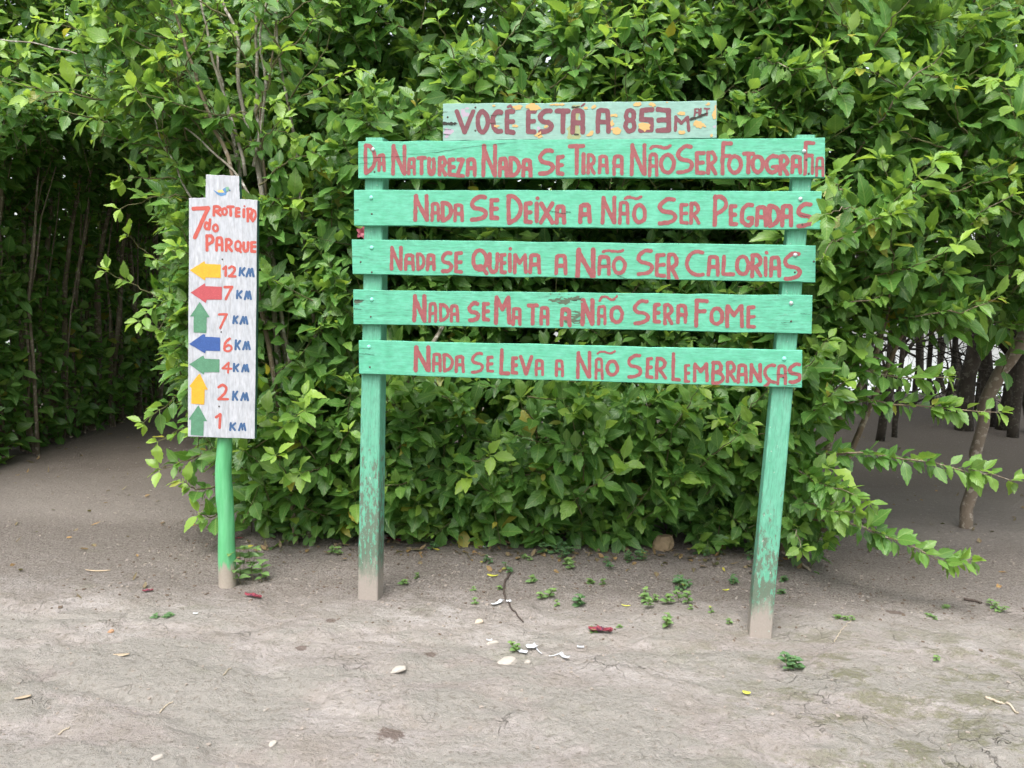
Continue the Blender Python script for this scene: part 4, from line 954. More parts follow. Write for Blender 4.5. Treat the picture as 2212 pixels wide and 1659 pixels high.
RL1, RR1 = (1400, 530), (2300, 530); K1L, K1R = 2212 / 900, 2212 / 960; KL = 2212 / 920
PL = [
 dict(c=[(957, 224), (1548, 218), (1548, 299), (957, 304)], let=[((1740, 380), 2.0, 37, T("V 100 265 100 297; O 262 380 100 298; C 383 487 100 298; E 490 582 100 300; ^ 512 565 62 95 18; E 658 747 98 295; S 750 882 92 300; T 888 1015 95 295; A 1010 1130 95 300; / 1090 1128 52 85 16; A 1207 1330 90 293; 8 1428 1535 90 290 34; 5 1543 1673 88 285; 3 1680 1808 86 287; M 1822 1955 148 280 24; A 1985 2032 92 155 13; L 2030 2066 92 154 13; T 2062 2112 90 150 13"))]),
 dict(c=[(774, 305), (1782, 298), (1782, 383), (774, 385)], let=[(RL1, K1L, 38, T("D 75 207 88 388; A 208 293 183 362 34; N 340 497 92 397; A 497 587 218 395 34; T 590 687 210 392; U 690 780 218 402; R 790 888 207 405; E 887 972 222 408; Z 965 1062 222 422; A 1065 1172 220 410; N 1215 1375 90 415; A 1375 1478 215 415; D 1480 1600 210 422; A 1605 1713 228 418; S 1760 1932 133 398; E 1935 2022 195 397; T 2055 2222 92 392; I 2175 2239 170 391")),
      (RR1, K1R, 36, T("R 18 108 172 367 32; A 122 223 182 362 34; A 253 362 180 372 34; N 410 572 75 375; A 577 675 165 385 32; O 680 832 165 362; ~ 588 795 88 142 26; S 828 1000 85 362; E 1000 1105 148 370; R 1105 1210 147 370; F 1235 1350 58 370; O 1295 1442 178 362; T 1430 1550 155 360; O 1510 1640 178 360; G 1635 1770 175 360; R 1760 1865 178 375; A 1868 1978 183 362; F 1985 2095 55 372 33; i 2048 2092 195 365 26; A 2097 2183 200 385 26"))]),
 dict(c=[(765, 410), (1775, 413), (1772, 496), (765, 487)], let=[((1380, 730), KL, 39, T("N 590 748 83 342; A 757 850 158 347 33; D 850 973 145 352; A 975 1075 170 348 34; S 1125 1305 87 345; E 1312 1412 118 330; D 1475 1630 82 370; E 1635 1727 150 365; i 1745 1785 152 358; . 1748 1790 102 138 34; X 1783 1932 150 370; A 1932 2042 178 370; A 2155 2283 168 362")),
      ((2300, 730), K1R, 38, T("N 148 300 93 355; A 307 415 137 357 34; O 433 572 160 355; ~ 358 525 92 138 26; S 660 848 103 365; E 857 950 157 357 34; R 950 1055 147 358 34; P 1160 1308 85 375; E 1307 1395 168 370; G 1410 1550 155 382; A 1548 1665 180 378; D 1663 1785 168 385; A 1780 1897 168 380; S 1920 2082 148 390"))]),
 dict(c=[(760, 517), (1762, 530), (1761, 610), (762, 592)], let=[((1380, 930), KL, 35, T("N 370 500 92 328; A 505 610 160 330; D 620 710 153 332 32; A 712 808 162 332; S 852 975 138 353; E 978 1068 143 355; Q 1145 1305 115 345; U 1297 1410 150 358; E 1408 1480 158 358; i 1490 1530 152 348; . 1492 1532 104 140 30; M 1535 1678 162 358; A 1685 1805 162 358; A 1930 2055 170 370; N 2126 2327 107 405 42")),
      ((2300, 930), K1R, 35, T("A 120 243 170 360; O 250 388 180 355; ~ 162 362 118 155 24; S 470 637 110 362; E 638 745 153 375; R 745 860 150 403; C 912 1095 120 372; A 1113 1230 170 368; L 1240 1370 168 368; O 1367 1508 168 362; R 1503 1620 155 378; i 1620 1672 180 372; . 1634 1676 130 170 30; A 1675 1787 178 378; S 1800 1978 137 405"))]),
 dict(c=[(763, 626), (1755, 638), (1753, 721), (764, 700)], let=[((1380, 1130), KL, 36, T("N 582 725 68 335 40; A 735 822 143 338 30; D 835 940 152 333 30; A 938 1030 163 335 30; S 1105 1228 132 335; E 1240 1322 140 328; M 1355 1525 80 357 40; A 1525 1620 190 368 32; T 1668 1783 157 368; A 1790 1885 182 365 32; A 1980 2092 193 380; N 2175 2316 105 370 40")),
      ((2300, 1130), K1R, 34, T("A 115 205 162 347 30; O 228 362 165 337; ~ 130 308 72 138 22; S 437 600 107 347; E 618 698 140 333; R 712 812 145 348; A 833 937 152 335; F 992 1128 105 370 38; O 1133 1272 178 352; M 1275 1450 158 375; E 1468 1560 168 378"))]),
 dict(c=[(775, 735), (1733, 757), (1732, 838), (776, 808)], let=[((1380, 1330), KL, 34, T("N 592 765 70 328 42; A 770 865 142 328 30; D 870 980 147 328 30; A 985 1083 163 333 32; S 1137 1265 132 340 26; E 1282 1358 167 330 28; L 1407 1510 97 362; E 1515 1590 175 350; V 1598 1732 163 358; A 1740 1833 200 365 28; A 1933 2020 203 370 28; N 2132 2284 127 390 32")),
      ((2300, 1330), 2212 / 960, 32, T("A 92 178 180 382 27; O 192 320 197 353; ~ 115 292 113 155 20; S 385 530 140 373; E 555 628 172 372; R 638 752 173 380; L 787 880 130 405; E 903 968 235 410 28; M 983 1135 222 405; B 1147 1275 210 427; R 1280 1382 210 408; A 1382 1483 232 420; N 1495 1617 230 413; c 1620 1745 230 450 29; A 1745 1840 243 430 28; S 1845 1978 222 420"))]),
]
CR = {1: [(RL1, K1L, [(24, 222), (200, 222), (340, 217), (500, 210)], 4), (RL1, K1L, [(480, 190), (640, 186), (800, 170), (1000, 135), (1220, 106), (1400, 88), (1540, 75)], 3), (RL1, K1L, [(40, 278), (190, 274)], 3), (RR1, K1R, [(1780, 155), (1960, 150), (2000, 140)], 4), (RR1, K1R, [(560, 236), (640, 228)], 3), (RR1, K1R, [(2060, 295), (2180, 288)], 3)],
      2: [((1380, 730), KL, [(1880, 240), (1990, 262), (2060, 268)], 4), ((1380, 730), KL, [(2040, 250), (2090, 255)], 6), ((1380, 730), KL, [(35, 236), (85, 230)], 8), ((2300, 730), K1R, [(1960, 270), (2150, 305)], 3)],
      3: [((1380, 930), KL, [(15, 192), (180, 200)], 3), ((2300, 930), K1R, [(300, 355), (380, 385), (445, 390)], 6), ((2300, 930), K1R, [(120, 262), (240, 255)], 3)],
      4: [((1380, 1130), KL, [(40, 122), (130, 125)], 10), ((1380, 1130), KL, [(30, 206), (110, 212)], 6), ((1380, 1130), KL, [(2090, 130), (2150, 120), (2200, 95)], 6), ((2300, 1130), K1R, [(1960, 240), (2060, 250)], 3), ((2300, 1130), K1R, [(1785, 325), (1880, 322)], 3), ((1380, 1130), KL, [(30, 160), (90, 168)], 5)],
      5: [((1380, 1330), KL, [(75, 98), (165, 102)], 3), ((1380, 1330), KL, [(70, 148), (170, 154), (235, 164)], 4), ((1380, 1330), KL, [(75, 177), (130, 180)], 3), ((2300, 1330), K1R, [(1700, 335), (1960, 318)], 2.5), ((2300, 1330), K1R, [(1790, 440), (1975, 425)], 3)],
      0: [((1740, 380), 2.0, [(5, 212), (60, 214), (125, 212)], 26), ((1740, 380), 2.0, [(1950, 180), (2000, 168), (2050, 150), (2100, 128)], 22), ((1740, 380), 2.0, [(1020, 85), (1060, 84), (1090, 78)], 14), ((1740, 380), 2.0, [(1040, 298), (1080, 300)], 12), ((1740, 380), 2.0, [(10, 258), (80, 262)], 4), ((1740, 380), 2.0, [(10, 297), (70, 302)], 5), ((1740, 380), 2.0, [(5, 125), (50, 122)], 4), ((1740, 380), 2.0, [(380, 150), (490, 146)], 4), ((1740, 380), 2.0, [(380, 212), (480, 210)], 3), ((1740, 380), 2.0, [(755, 312), (790, 292)], 8)]}
def zrad(pt, plane, reg, k, x, y, rx, ry, seed):
    c = plane.st(*zpx(reg, x, y, k)); e = plane.st(*zpx(reg, x + 100, y, k)); m_ = np.linalg.norm(e - c) / 100
    a = np.linspace(0, 2 * math.pi, 26, endpoint=False); q = 0.25 + 1.35 * fbm(np.cos(a) * 2.2 + seed * 3.7, np.sin(a) * 2.2 + 4, 0, 3, 3)
    pt.poly(np.stack([c[0] + np.cos(a) * rx * m_ * q, c[1] + np.sin(a) * ry * m_ * q], -1))
OCHRE = [(600, 85, 40, 16), (720, 85, 55, 28), (915, 62, 60, 10), (1205, 82, 20, 16), (1130, 92, 14, 8), (1540, 66, 40, 15), (1660, 62, 26, 16), (1780, 40, 24, 8), (1880, 135, 30, 14), (1360, 148, 30, 10), (1375, 265, 40, 26), (1172, 300, 32, 24), (1590, 240, 50, 32), (2030, 222, 55, 30), (2150, 130, 18, 55), (1890, 285, 20, 12), (572, 230, 24, 18), (760, 305, 32, 18), (405, 72, 14, 8), (825, 235, 14, 8), (438, 232, 22, 8), (1340, 210, 12, 24), (2095, 65, 16, 8), (2125, 305, 10, 14)]
LILAC = [(180, 140, 34, 26), (200, 95, 20, 10), (1345, 248, 26, 12), (50, 280, 36, 26), (40, 320, 24, 14), (160, 110, 18, 12), (2150, 235, 14, 10), (760, 250, 12, 10)]
worn = [0.6, 0.75, 0.55, 0.85, 1.0, 0.6]
BOLTS = [None, [(806, 323, 0), (1737, 327, 0)], [(802, 427, 1), (1729, 430, 0)], [(803, 535, 1), (1718, 551, 0)], [(803, 647, 1), (1709, 655, 0)], [(797, 749, 1), (1694, 775, 1)]]
NAILS = [[(967, 253), (1027, 232), (1027, 282)], [(809, 371), (1747, 375), (1742, 345)], [(803, 462), (1733, 485)], [(803, 588), (1717, 588), (779, 566), (1758, 565)], [(801, 684), (1709, 694)], [(799, 793), (1692, 815)]]
for i, p in enumerate(PL):
    if i == 0:
        mat = paint_wood('flaking_teal_paint', (0.19, 0.35, 0.29), (0.25, 0.41, 0.35), (0.20, 0.30, 0.25), worn[0], seed=2.2)
    else:
        mat = paint_wood('mint_paint', MINT['c1'], MINT['c2'], MINT['grime'], worn[i], seed=1.7 * i)
    dn0 = 0.004 if i == 0 else 0.0
    pl = Plane(BL, BR - BL, TH + (-0.004 if i == 0 else 0.0))
    mb, cs = plank(p['c'], i + 1.3, mat, TH - (0.004 if i == 0 else 0.0), pl)
    sx = [c[0] for c in cs]; sy = [c[1] for c in cs]
    mats = [mat, M['crack'], M['ochre'], M['pinkcoat'], M['rust'], M['rot']]
    if i == 0:
        for lst, mi, dn in ((LILAC, 3, 0.0004), (OCHRE, 2, 0.0016)):
            pt = Paint(min(sx), max(sx), min(sy), max(sy), 0.002)
            for q, (x, y, rx, ry) in enumerate(lst): zrad(pt, pl, (1740, 380), 2.0, x, y, rx, ry, q + mi)
            pt.rough(0.006, 40 + mi, 0.12); pt.emit(mb, pl, dn, mi, cs)
        pt = Paint(min(sx), max(sx), min(sy), max(sy), 0.002)
        for (xa, xb, ya, yb) in ((1030, 1085, 75, 345), (995, 1030, 230, 345)):
            pt.poly([pl.st(*zpx((1740, 380), x, y, 2.0)) for x, y in ((xa, ya), (xb, ya), (xb, yb), (xa, yb))])
        pt.rough(0.012, 77); pt.emit(mb, pl, 0.0003, 4, cs)
    if i == 4:
        pt = Paint(min(sx), max(sx), min(sy), max(sy), 0.002)
        for q, (x, y, rx, ry) in enumerate([(2010, 130, 120, 30), (2110, 110, 80, 22), (2130, 270, 80, 34), (2120, 330, 90, 24), (2090, 235, 60, 16), (1990, 70, 80, 6), (60, 135, 40, 14)]): zrad(pt, pl, (1380, 1130), KL, x, y, rx, ry, q + 50)
        pt.rough(0.008, 91, 0.35); pt.emit(mb, pl, 0.0004, 5, cs)
    for reg, k, pts, wpx in CR.get(i, []):
        crackline(mb, pl, [pl.st(*zpx(reg, x, y, k)) for x, y in pts], wpx / k * 0.0011, 0.0022)
    board = mb.build('plank', mats, sign)
    if i == 0: board['label'] = 'flaking pale teal top board with ochre patches and maroon letters'
    if i == 4: board['label'] = 'most weathered mint slat with a rotten crack near its middle'
    pt = Paint(min(sx) , max(sx), min(sy) , max(sy), 0.002)
    for reg, k, wd, let in p['let']: draw_text(pt, pl, reg, k, wd, let)
    pt.rough(0.0022, 10 + i, 0.10 if i in (4,) else (0.06 if i == 0 else 0.03))
    lm = MB(); pt.emit(lm, pl, 0.0009, 0, cs)
    lm.build('lettering', M['maroon'] if i == 0 else M['red_letter'], board)
    for u, v, mint in (BOLTS[i] or []):
        b_ = MB(); dome(b_, pl, pl.st(u, v), 0.0095, 0.007); b_.build('bolt', M['bolt_mint'] if mint else M['bolt'], board, True)
    for u, v in NAILS[i]:
        b_ = MB(); dome(b_, pl, pl.st(u, v), 0.0048, 0.003, 8); b_.build('nail', M['nail'], board, True)

def post_mat(name, seed, zdirt, zfade):
    m = paint_wood(name, (0.10, 0.35, 0.225), (0.155, 0.43, 0.30), (0.06, 0.16, 0.11), 0.8, True, (0.14, 0.15, 0.11), seed)
    t = m.node_tree; b = [n for n in t.nodes if n.type == 'BSDF_PRINCIPLED'][0]
    col = b.inputs['Base Color'].links[0].from_socket
    geo = N(t, 'NewGeometry'); p = geo.outputs['Position']; s = N(t, 'SeparateXYZ'); link(t, p, s.inputs[0])
    n1 = noise(t, mapv(t, p, (1, 1, 0.35)), 22, 5, 0.7); n2 = noise(t, p, 120, 3)
    fl = mth(t, 'DIVIDE', mth(t, 'SUBTRACT', zfade, s.outputs[2]), zfade - zdirt)
    pn = noise(t, mapv(t, p, (1, 1, 0.38)), 58, 6, 0.72)
    kk = mth(t, 'ADD', mth(t, 'MULTIPLY', fl, 0.62), mth(t, 'MULTIPLY', mth(t, 'SUBTRACT', pn, 0.5), 1.9))
    g = mth(t, 'MULTIPLY', ramp(t, kk, [(0.36, 0.0), (0.50, 0.93)]), ramp(t, fl, [(0.0, 0.0), (0.25, 1.0)]))
    col = mix(t, g, col, mix(t, n2, (0.085, 0.11, 0.08), (0.15, 0.175, 0.13)))
    col = mix(t, ramp(t, mth(t, 'ADD', s.outputs[2], mth(t, 'ADD', mth(t, 'MULTIPLY', mth(t, 'SUBTRACT', n1, 0.5), 0.28), mth(t, 'MULTIPLY', mth(t, 'SUBTRACT', n2, 0.5), 0.12))), [(0.10, 1.0), (0.20, 0.0)]), col, mix(t, n2, (0.27, 0.235, 0.205), (0.35, 0.31, 0.275)))
    col = mix(t, ramp(t, noise(t, mapv(t, p, (1, 1, 0.6)), 75, 2), [(0.71, 0.0), (0.73, 0.8)]), col, (0.36, 0.42, 0.36))
    link(t, col, b.inputs['Base Color']); return m
PO = [((790, 297), (828, 297), (815, 1300), (772, 1300), 3.1), ((1722, 291), (1762, 291), (1666, 1383), (1617, 1378), 8.4)]
for i, (tl, tr, br, bl, sd_) in enumerate(PO):
    q = [post_plane.st(*c) for c in (tl, tr, br, bl)]
    D_ = 0.085; n = 16; k = np.linspace(0, 1, n)[:, None]
    lft = q[3] + (q[0] - q[3]) * k; rgt = q[2] + (q[1] - q[2]) * k
    lft[0, 1] = rgt[0, 1] = -0.12
    e = 0.005; wob = (fbm(k[:, 0] * 9, sd_, 0, 2, 3) - 0.5)[:, None] * np.array([0.006, 0])
    lft = lft + wob; rgt = rgt + wob * 0.6
    prof = lambda j: [post_plane.w(lft[j], -e), post_plane.w(lft[j] + [e, 0], -0.0004), post_plane.w(rgt[j] - [e, 0], -0.0004), post_plane.w(rgt[j], -e), post_plane.w(rgt[j], -D_), post_plane.w(lft[j], -D_)]
    V = []; U = []
    wdt = np.linalg.norm(rgt[0] - lft[0])
    for j in range(n):
        V += prof(j); U += [(sd_ + x, lft[j][1]) for x in (0, e, wdt - e, wdt, wdt + D_, 2 * wdt + D_)]
    Fc = [(j * 6 + a, j * 6 + (a + 1) % 6, (j + 1) * 6 + (a + 1) % 6, (j + 1) * 6 + a) for j in range(n - 1) for a in range(6)]
    Fc += [tuple(range(6))[::-1], tuple((n - 1) * 6 + a for a in range(6))]
    mb = MB(); mb.add(V, Fc, 0, U)
    mb.build('post', post_mat('post_paint', sd_, 0.15 if i == 0 else 0.10, 1.20 if i == 0 else 0.95), sign)

# ------------------------------------------------------------------ route board on a crooked pole
PB = G(490, 1266)
rp = Plane((PB[0], PB[1] - 0.058), (1.0, 0.02))
route = empty('route_sign', tuple(np.append(PB[:2], 0)), 'white hand painted route board with coloured arrows and distances on a crooked green pole', 'sign')
PP = [(491, 1290, 40), (491, 1266, 39), (490, 1230, 38), (489, 1180, 36), (490, 1130, 35), (487, 1095, 36), (483, 1050, 36), (482, 1010, 34), (485, 970, 31), (487, 930, 30), (488, 800, 30), (486, 600, 29), (484, 450, 28)]
mb = MB(); yb = PB[1]
pts = np.array([AT(u, v, yb) for u, v, w_ in PP]); pts[0, 2] = -0.1; pts[0, :2] = pts[1, :2]
rad = np.array([w_ for _, _, w_ in PP]) * 0.5 * yb / F
tt = np.linspace(0, 1, 60); sg = np.linspace(0, 1, len(PP))
sm = lambda a: np.convolve(np.pad(np.interp(tt, sg, a), 3, 'edge'), np.ones(7) / 7, 'valid')
mb.tube(np.stack([sm(pts[:, i]) for i in range(3)], -1), sm(rad), 20, 0, True, 0.11)
m, t, b, out = newmat('green_pole_paint')
geo = N(t, 'NewGeometry'); p = geo.outputs['Position']; s = N(t, 'SeparateXYZ'); link(t, p, s.inputs[0])
n1 = noise(t, mapv(t, p, (1, 1, 0.12)), 45, 5, 0.65); n2 = noise(t, p, 110, 3)
col = mix(t, ramp(t, n1, [(0.35, 0.0), (0.68, 1.0)]), (0.085, 0.36, 0.145), (0.135, 0.44, 0.21))
col = mix(t, ramp(t, noise(t, mapv(t, p, (1, 1, 0.2)), 26, 4), [(0.58, 0.0), (0.75, 0.5)]), col, (0.055, 0.27, 0.10))
col = mix(t, ramp(t, mth(t, 'ADD', s.outputs[2], mth(t, 'MULTIPLY', mth(t, 'SUBTRACT', n1, 0.5), 0.22)), [(0.09, 1.0), (0.13, 0.0)]), col, mix(t, n2, (0.29, 0.25, 0.205), (0.38, 0.335, 0.28)))
link(t, col, b.inputs['Base Color']); b.inputs['Roughness'].default_value = 0.5
bump(t, n1, b, 0.5, 0.006)
mb.build('pole', m, route, True)
OUT = [rp.st(*c) for c in ((445, 377), (516, 380), (518, 430), (556, 432), (550, 948), (406, 943), (408, 428), (444, 427))]
BT = 0.034
white = paint_wood('white_board_paint', (0.49, 0.50, 0.53), (0.40, 0.42, 0.455), (0.27, 0.265, 0.27), 0.75, True, (0.50, 0.47, 0.43), 4.0)
edge = plain_mat('dark_green_edge', (0.035, 0.12, 0.09), 0.6, 0.3)
mb = MB()
ring = []
for a in range(8):
    A_, B_ = OUT[a], OUT[(a + 1) % 8]; kk = 8
    for j in range(kk):
        q = A_ + (B_ - A_) * j / kk; ring.append(q + (0 if j == 0 else 1) * rng.normal(0, 0.0007, 2))
ring = np.array(ring); n = len(ring); cen = ring.mean(0)
ins = ring + nrm(cen - ring) * 0.0015
V = np.concatenate([rp.w(ins, 0), rp.w(ring, -0.002), rp.w(ring, -BT)]); U = np.concatenate([ins, ring, ring])
mb.add(V, [tuple(range(n))[::-1]] + [(i, (i + 1) % n, n + (i + 1) % n, n + i) for i in range(n)], 0, U)
mb.add(V, [(n + i, n + (i + 1) % n, 2 * n + (i + 1) % n, 2 * n + i) for i in range(n)] + [tuple(2 * n + i for i in range(n))], 1, U)
for x0, y0, x1, y1, w_ in ((590, 80, 600, 260, 3), (640, 560, 610, 900, 2), (560, 900, 540, 1250, 2)):
    pass
for pts in ([(599, 90), (600, 180), (598, 250)],):
    L = np.array([rp.st(*zpx((700, 660), x, y, 1194 / 360)) for x, y in pts]); w_ = np.array([0.0008, 0])
    mb.add(rp.w(np.concatenate([L - w_, L + w_]), 0.0006), [(0, 3, 4, 1), (1, 4, 5, 2)], 2, np.concatenate([L, L]))
RC, KC = (730, 1380), 1310 / 300; RBb, KB = (730, 1000), 1244 / 300
for reg, k, pts in ((RC, KC, [(715, 410), (700, 620), (690, 900), (640, 1150), (648, 1400)]), (RC, KC, [(742, 880), (735, 1180), (728, 1480)]), (RBb, KB, [(630, 30), (610, 560), (535, 900), (480, 1330)]), (RBb, KB, [(740, 700), (700, 1130), (672, 1330)])):
    L = np.array([rp.st(*zpx(reg, x, y, k)) for x, y in pts]); w_ = np.array([0.0007, 0]); nL = len(L)
    mb.add(rp.w(np.concatenate([L - w_, L + w_]), 0.0006), [(i, nL + i, nL + i + 1, i + 1) for i in range(nL - 1)], 2, np.concatenate([L, L]))
board = mb.build('board', [white, edge, plain_mat('grain_line', (0.36, 0.35, 0.36), 0.8)], route)
sx0, sx1, sy0, sy1 = min(o[0] for o in OUT), max(o[0] for o in OUT), min(o[1] for o in OUT), max(o[1] for o in OUT)
def paint_part(name, mat, texts=(), polys=(), dn=0.0009, amp=0.0013, seed=0, label=None, holes=0.0):
    pt = Paint(sx0, sx1, sy0, sy1, 0.0012)
    for reg, k, wd, let in texts: draw_text(pt, rp, reg, k, wd, let)
    for reg, k, P in polys: pt.poly([rp.st(*zpx(reg, x, y, k)) for x, y in P])
    pt.rough(amp, seed, holes, True); mb = MB(); pt.emit(mb, rp, dn, 0, OUT)
    o = mb.build(name, mat, board)
    if label: o['label'] = label
    return o
RA, KA = (700, 660), 1194 / 360
M['sred'] = lmat('route_red', (0.44, 0.09, 0.07), 0.15); M['sblue'] = lmat('route_blue', (0.05, 0.11, 0.23), 0.3)
paint_part('lettering', M['sred'], [(RA, KA, 38, T("R 448 577 490 640; O 567 657 515 632 32; T 632 745 492 640; E 740 823 515 655; i 843 885 530 660; . 850 888 490 518 26; R 890 995 520 715 34; O 945 1032 540 695 30; d 337 440 662 822 34; o 445 540 730 845 32; P 357 483 870 1100 40; A 485 600 898 1098; R 610 722 920 1105; Q 735 840 945 1105 32; U 838 940 960 1112; E 940 1034 955 1115; 7 178 435 490 940 52")),
    (RBb, KB, 40, T("1 600 690 182 370 42; 2 690 838 185 390; 7 622 792 512 757 42; 7 535 705 955 1228; 6 610 775 1362 1608 38")), (RC, KC, 40, T("4 618 803 183 400 36; 2 540 747 572 865 44; 1 503 635 1068 1352 46"))], seed=3, label='red painted heading and numerals')
paint_part('lettering', M['sblue'], [(RBb, KB, 37, T("K 865 985 213 370; m 980 1128 225 385; K 823 940 585 735; m 950 1088 597 755; K 762 877 997 1145; m 883 1033 1012 1158; K 797 915 1397 1572; m 922 1070 1420 1575")),
    (RC, KC, 38, T("K 812 935 213 378; m 958 1103 230 378; K 795 918 688 865; m 943 1095 715 872; K 750 883 1228 1385; m 903 1055 1240 1388"))], seed=4, label='blue painted KM letters')
M['ayel'] = lmat('arrow_yellow', (0.60, 0.33, 0.03), 0.12); M['ared'] = lmat('arrow_red', (0.40, 0.075, 0.085), 0.12)
M['agrn'] = lmat('arrow_green', (0.090, 0.225, 0.135), 0.18); M['ablu'] = lmat('arrow_blue', (0.04, 0.09, 0.27), 0.15)
for q, (reg, k, P, mk, lb) in enumerate([
    (RBb, KB, [(75, 265), (315, 115), (322, 160), (578, 172), (578, 390), (332, 385), (320, 435)], 'ayel', 'yellow arrow pointing left beside 12 KM'),
    (RBb, KB, [(85, 630), (320, 478), (330, 525), (598, 535), (598, 745), (350, 745), (335, 800)], 'ared', 'red arrow pointing left beside 7 KM'),
    (RBb, KB, [(237, 780), (397, 1028), (348, 1035), (345, 1292), (135, 1280), (135, 1020), (78, 1020)], 'agrn', 'green arrow pointing up beside 7 KM'),
    (RBb, KB, [(62, 1468), (290, 1308), (325, 1315), (328, 1350), (570, 1362), (570, 1585), (335, 1578), (322, 1622)], 'ablu', 'blue arrow pointing left beside 6 KM'),
    (RC, KC, [(68, 235), (310, 82), (335, 140), (588, 152), (585, 372), (332, 372), (312, 412)], 'agrn', 'green arrow pointing left beside 4 KM'),
    (RC, KC, [(235, 400), (262, 415), (385, 672), (335, 672), (325, 930), (103, 912), (105, 645), (72, 610)], 'ayel', 'yellow arrow pointing up beside 2 KM'),
    (RC, KC, [(225, 940), (375, 1215), (318, 1215), (310, 1465), (92, 1452), (100, 1192), (58, 1180)], 'agrn', 'green arrow pointing up beside 1 KM')]):
    paint_part('arrow', M[mk], polys=[(reg, k, P)], dn=0.0013, seed=20 + q, label=lb, amp=0.001)
mb = MB()
for q, (P, mi) in enumerate([([(467, 292), (515, 320), (600, 326), (645, 312), (628, 358), (560, 372), (510, 345)], 0), ([(515, 296), (600, 290), (612, 326), (526, 324)], 1), ([(585, 285), (628, 256), (636, 318), (605, 324)], 0), ([(626, 256), (660, 250), (674, 278), (668, 298), (636, 316)], 2), ([(668, 282), (697, 297), (680, 305), (666, 300)], 3)]):
    pt = Paint(sx0, sx1, sy0, sy1, 0.0012); pt.poly([rp.st(*zpx(RA, x, y, KA)) for x, y in P]); pt.rough(0.0008, 60 + q); pt.emit(mb, rp, 0.0009 + 0.0003 * q, mi, OUT)
mb.build('bird_emblem', [lmat('bird_blue', (0.10, 0.22, 0.40), 0.2), lmat('bird_yellow', (0.72, 0.50, 0.16), 0.15), lmat('bird_green', (0.17, 0.33, 0.22), 0.2), lmat('bird_dark', (0.06, 0.12, 0.22), 0.2)], board)
for reg, k, x, y in ((RA, KA, 582, 1197), (RBb, KB, 586, 1272), (RC, KC, 580, 960)):
    b_ = MB(); dome(b_, rp, rp.st(*zpx(reg, x, y, k)), 0.0042, 0.003, 8); b_.build('nail', M['nail'], board, True)

# ------------------------------------------------------------------ weeds
def weed(u, v, n, hgt, leaf, label, dark=False, spread=0.05, group='weeds on the dirt', cat='weed'):
    g = GH(u, v); gz = float(ground_h(g[0], g[1]))
    root = empty('weed', (g[0], g[1], gz), label, cat, group)
    LVw, TGw = Leaves(), Twigs()
    for i in range(n):
        off = np.append(rng.normal(0, spread, 2) if n > 1 else (0, 0), 0); h = hgt * rng.uniform(0.6, 1.15)
        b = np.array([g[0], g[1], gz - 0.005]) + off; tilt = np.append(rng.normal(0, 0.25, 2), 1) * h
        ss = np.linspace(0, 1, 4); TGw.add((b + tilt * ss[:, None])[None], np.full((1, 4), 0.0016))
        m_ = 3 if h < 0.055 else 4
        for j in range(m_):
            s_ = (j + 1) / m_; a0 = j * 1.57 + rng.uniform(0, 1)
            for sg in ((0, math.pi) if j < m_ - 1 else (0, 2.1, 4.2)):
                a_ = a0 + sg; A = np.array([math.cos(a_), math.sin(a_), rng.uniform(0.1, 0.5)]); L = leaf * rng.uniform(0.95, 1.5) * (1.0 if j < m_ - 1 else 0.7)
                LVw.add([b + tilt * s_], [A], [[rng.normal(0, 0.15), -0.25, 1]], [L], [L * 0.66], [0.25], [rng.random()], [rng.random() * (0.7 if j == m_ - 1 else 0.2)])
    TGw.build('stems', M['twig'], root)['kind'] = 'stuff'; LVw.build('leaves', M['weed_dark' if dark else 'weed'], root, TW)
    return root
